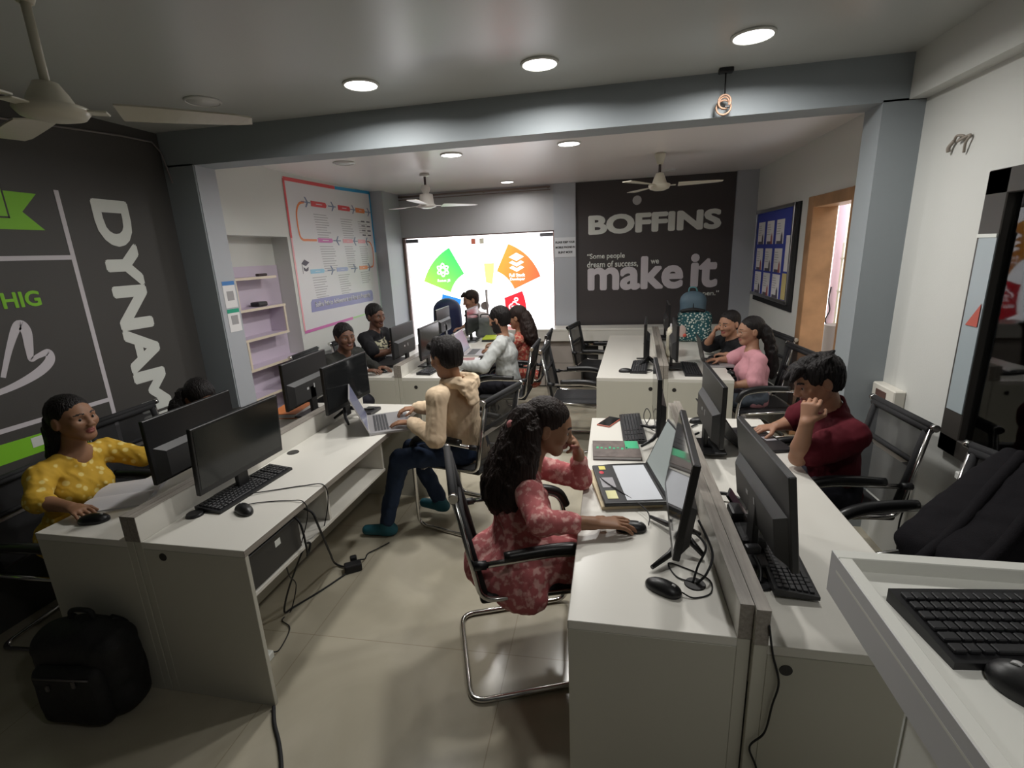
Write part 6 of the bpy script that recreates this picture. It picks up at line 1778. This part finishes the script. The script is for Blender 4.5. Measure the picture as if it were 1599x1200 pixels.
# far left island, poster side
person(dict(label='smiling man in a dark jacket beside the niche', th=-15, H=(-2.62, 4.33, 0.55), N=(-2.505, 4.235, 0.965),
    head=((-2.45, 4.20, 1.120), -36, -3, 0), skin='deep', bottom=m_dkt, smile=1.0, gaze=(0.2, 0),
    R=dict(el=(-2.50, 4.02, 0.80), wr=(-2.28, 4.20, 0.80), hd=(0.14, 0.02, 0), pn=DN), L=dict(el=(-2.36, 4.42, 0.80), wr=(-2.22, 4.33, 0.80), hd=(0.14, 0, 0), pn=DN),
    top=dict(name='jacket', m=m_jack, sleeve='long', len=0.92, t=0.022, vneck=0.13, open=0.008, amp=0.003, seed=12, collar=True, print=(0.0, 0.07, 0.030, 0.085, m_lt)),
    hair=dict(style='short', m=m_hair, vol=0.013, h=0.006)))
pk4 = person(dict(label='man in a black T-shirt with folded arms before the white poster', th=-8, H=(-2.62, 5.03, 0.55), N=(-2.545, 4.985, 1.055),
    head=((-2.505, 4.975, 1.220), -24, -10, -4), skin='deep', bottom=m_dkt, smile=0.6, gaze=(0.4, -0.3),
    R=dict(el=(-2.455, 4.76, 0.84), wr=(-2.29, 4.98, 0.845), hd=(0.05, 0.15, 0.0), pn=(-0.8, 0.2, -0.4), curl=0.5), L=dict(el=(-2.43, 5.19, 0.86), wr=(-2.30, 4.98, 0.905), hd=(0.03, -0.15, 0.0), pn=(-0.8, -0.2, -0.4), curl=0.5),
    top=dict(name='t_shirt', m=m_blkt, sleeve='short', len=0.80, t=0.02, seed=13, h=0.006, print=(0.0, 0.035, 0.10, 0.055, m_prt)),
    hair=dict(style='short', m=m_hair, vol=0.011, amp=0.002, h=0.006)))
# by the glass door
person(dict(label='man with dark hair by the glass door, looking down behind the far monitors', th=200, H=(-1.70, 6.72, 0.80), N=(-1.865, 6.625, 1.055), knees=[(-1.80, 6.70, 0.45), (-1.62, 6.66, 0.45)], ankles=[(-1.76, 6.78, 0.085), (-1.58, 6.76, 0.085)],
    head=((-1.90, 6.605, 1.215), 212, -14, 0), skin='light', bottom=m_dkt,
    L=dict(el=(-1.66, 6.46, 0.99), wr=(-1.84, 6.50, 1.02), hd=(-0.1, 0.02, 0.02), pn=DN), R=dict(el=(-2.0, 6.78, 0.86), wr=(-2.05, 6.62, 0.83), hd=(-0.1, -0.1, 0), pn=DN),
    top=dict(name='shirt', m=m_lt, sleeve='short', len=0.72, seed=15),
    hair=dict(style='short', m=m_hairb, vol=0.012, h=0.006, tufts=[((0.0, 0.06, 0.10), (0.0, 0.10, 0.085), 0.03, 0.02)])))
# girls at the far right island
person(dict(label='girl in a black T-shirt leaning her head on her fist at the far right desk', fem=True, th=205, H=(1.24, 5.06, 0.55), N=(1.135, 5.02, 0.925),
    head=((1.09, 4.985, 1.080), 217, -10, 0), skin='light', bottom=m_dkt, gaze=(-0.3, -0.3),
    R=dict(el=(0.925, 5.12, 0.845), wr=(0.955, 5.00, 0.975), hd=(0.14, -0.08, 0.5), pn=(0.85, -0.1, -0.2), curl=1.55, fist=True),
    L=dict(el=(1.155, 4.735, 0.80), wr=(1.06, 4.86, 0.81), hd=(-0.09, 0.06, -0.005), pn=DN, curl=0.6),
    top=dict(name='t_shirt', m=m_blkt, sleeve='short', len=0.85, t=0.022, seed=17, h=0.006, print=(0.0, -0.02, 0.035, 0.04, m_prt2)),
    hair=dict(style='tied', m=m_hair, vol=0.007, h=0.006)))
pk11 = person(dict(label='girl with glasses and a long ponytail in a pink T-shirt, seen in profile', fem=True, th=182, H=(1.20, 4.42, 0.55), N=(1.172, 4.45, 0.93), h=0.0055,
    head=((1.148, 4.468, 1.092), 188, -6, 0), skin='light', bottom=m_gj,
    L=dict(el=(1.15, 4.215, 0.71), wr=(0.96, 4.27, 0.66), hd=(-0.12, 0.03, -0.03), pn=DN, curl=0.5), R=dict(el=(1.08, 4.70, 0.80), wr=(0.97, 4.68, 0.80), hd=(-0.1, 0, 0), pn=DN),
    top=dict(name='t_shirt', m=m_tee, sleeve='short', len=0.92, t=0.020, amp=0.003, seed=19),
    hair=dict(style='tied', m=m_hair, vol=0.007, h=0.0055, strands=[([(1.225, 4.46, 1.13), (1.275, 4.44, 1.07), (1.315, 4.42, 0.94), (1.335, 4.41, 0.80), (1.335, 4.40, 0.70)], [0.026, 0.036, 0.036, 0.03, 0.010])],
        extras=[('hair_tie', mat('lilac_scrunchie', (0.55, 0.40, 0.50), 0.7), (1.238, 4.45, 1.125), (0.024, 0.024, 0.026))])))
# person bowed behind the nearest left monitors
person(dict(label='person with black hair bowed low behind the nearest left monitors', th=0, H=(-2.70, 2.56, 0.53), N=(-2.70, 2.66, 0.83),
    head=((-2.685, 2.70, 0.965), -20, -32, 0), skin='brown', bottom=m_dkt,
    R=dict(el=(-2.56, 2.46, 0.80), wr=(-2.36, 2.50, 0.80), hd=(0.14, 0, 0), pn=DN), L=dict(el=(-2.54, 2.84, 0.80), wr=(-2.34, 2.76, 0.80), hd=(0.14, 0, 0), pn=DN),
    top=dict(name='shirt', m=m_jack, sleeve='long', seed=21),
    hair=dict(style='tied', m=m_hair, vol=0.010, h=0.006, strands=[([(-2.76, 2.68, 1.0), (-2.80, 2.63, 0.92), (-2.80, 2.60, 0.86)], [0.05, 0.045, 0.03])])))

# spectacles and chest prints
root, hp, loc, AX = pk11
q = MB()
L0 = A3(loc)
for sx in (-1, 1):
    q.tube([tuple(hp(sx*0.034+0.024*math.cos(a), 0.101-0.012*abs(sx*0.034+0.024*math.cos(a))/0.06, 0.002+0.02*math.sin(a))-L0) for a in [2*PI*k/18 for k in range(18)]], 0.0013, 5, closed=True)
    q.tube([tuple(hp(sx*0.058, 0.09, 0.006)-L0), tuple(hp(sx*0.078, 0.0, 0.006)-L0)], 0.0014, 5)
q.tube([tuple(hp(-0.01, 0.103, 0.004)-L0), tuple(hp(0.01, 0.103, 0.004)-L0)], 0.0013, 5)
q.build('glasses', mat('gold_wire', (0.45, 0.36, 0.28), 0.3, metal=0.6), root)
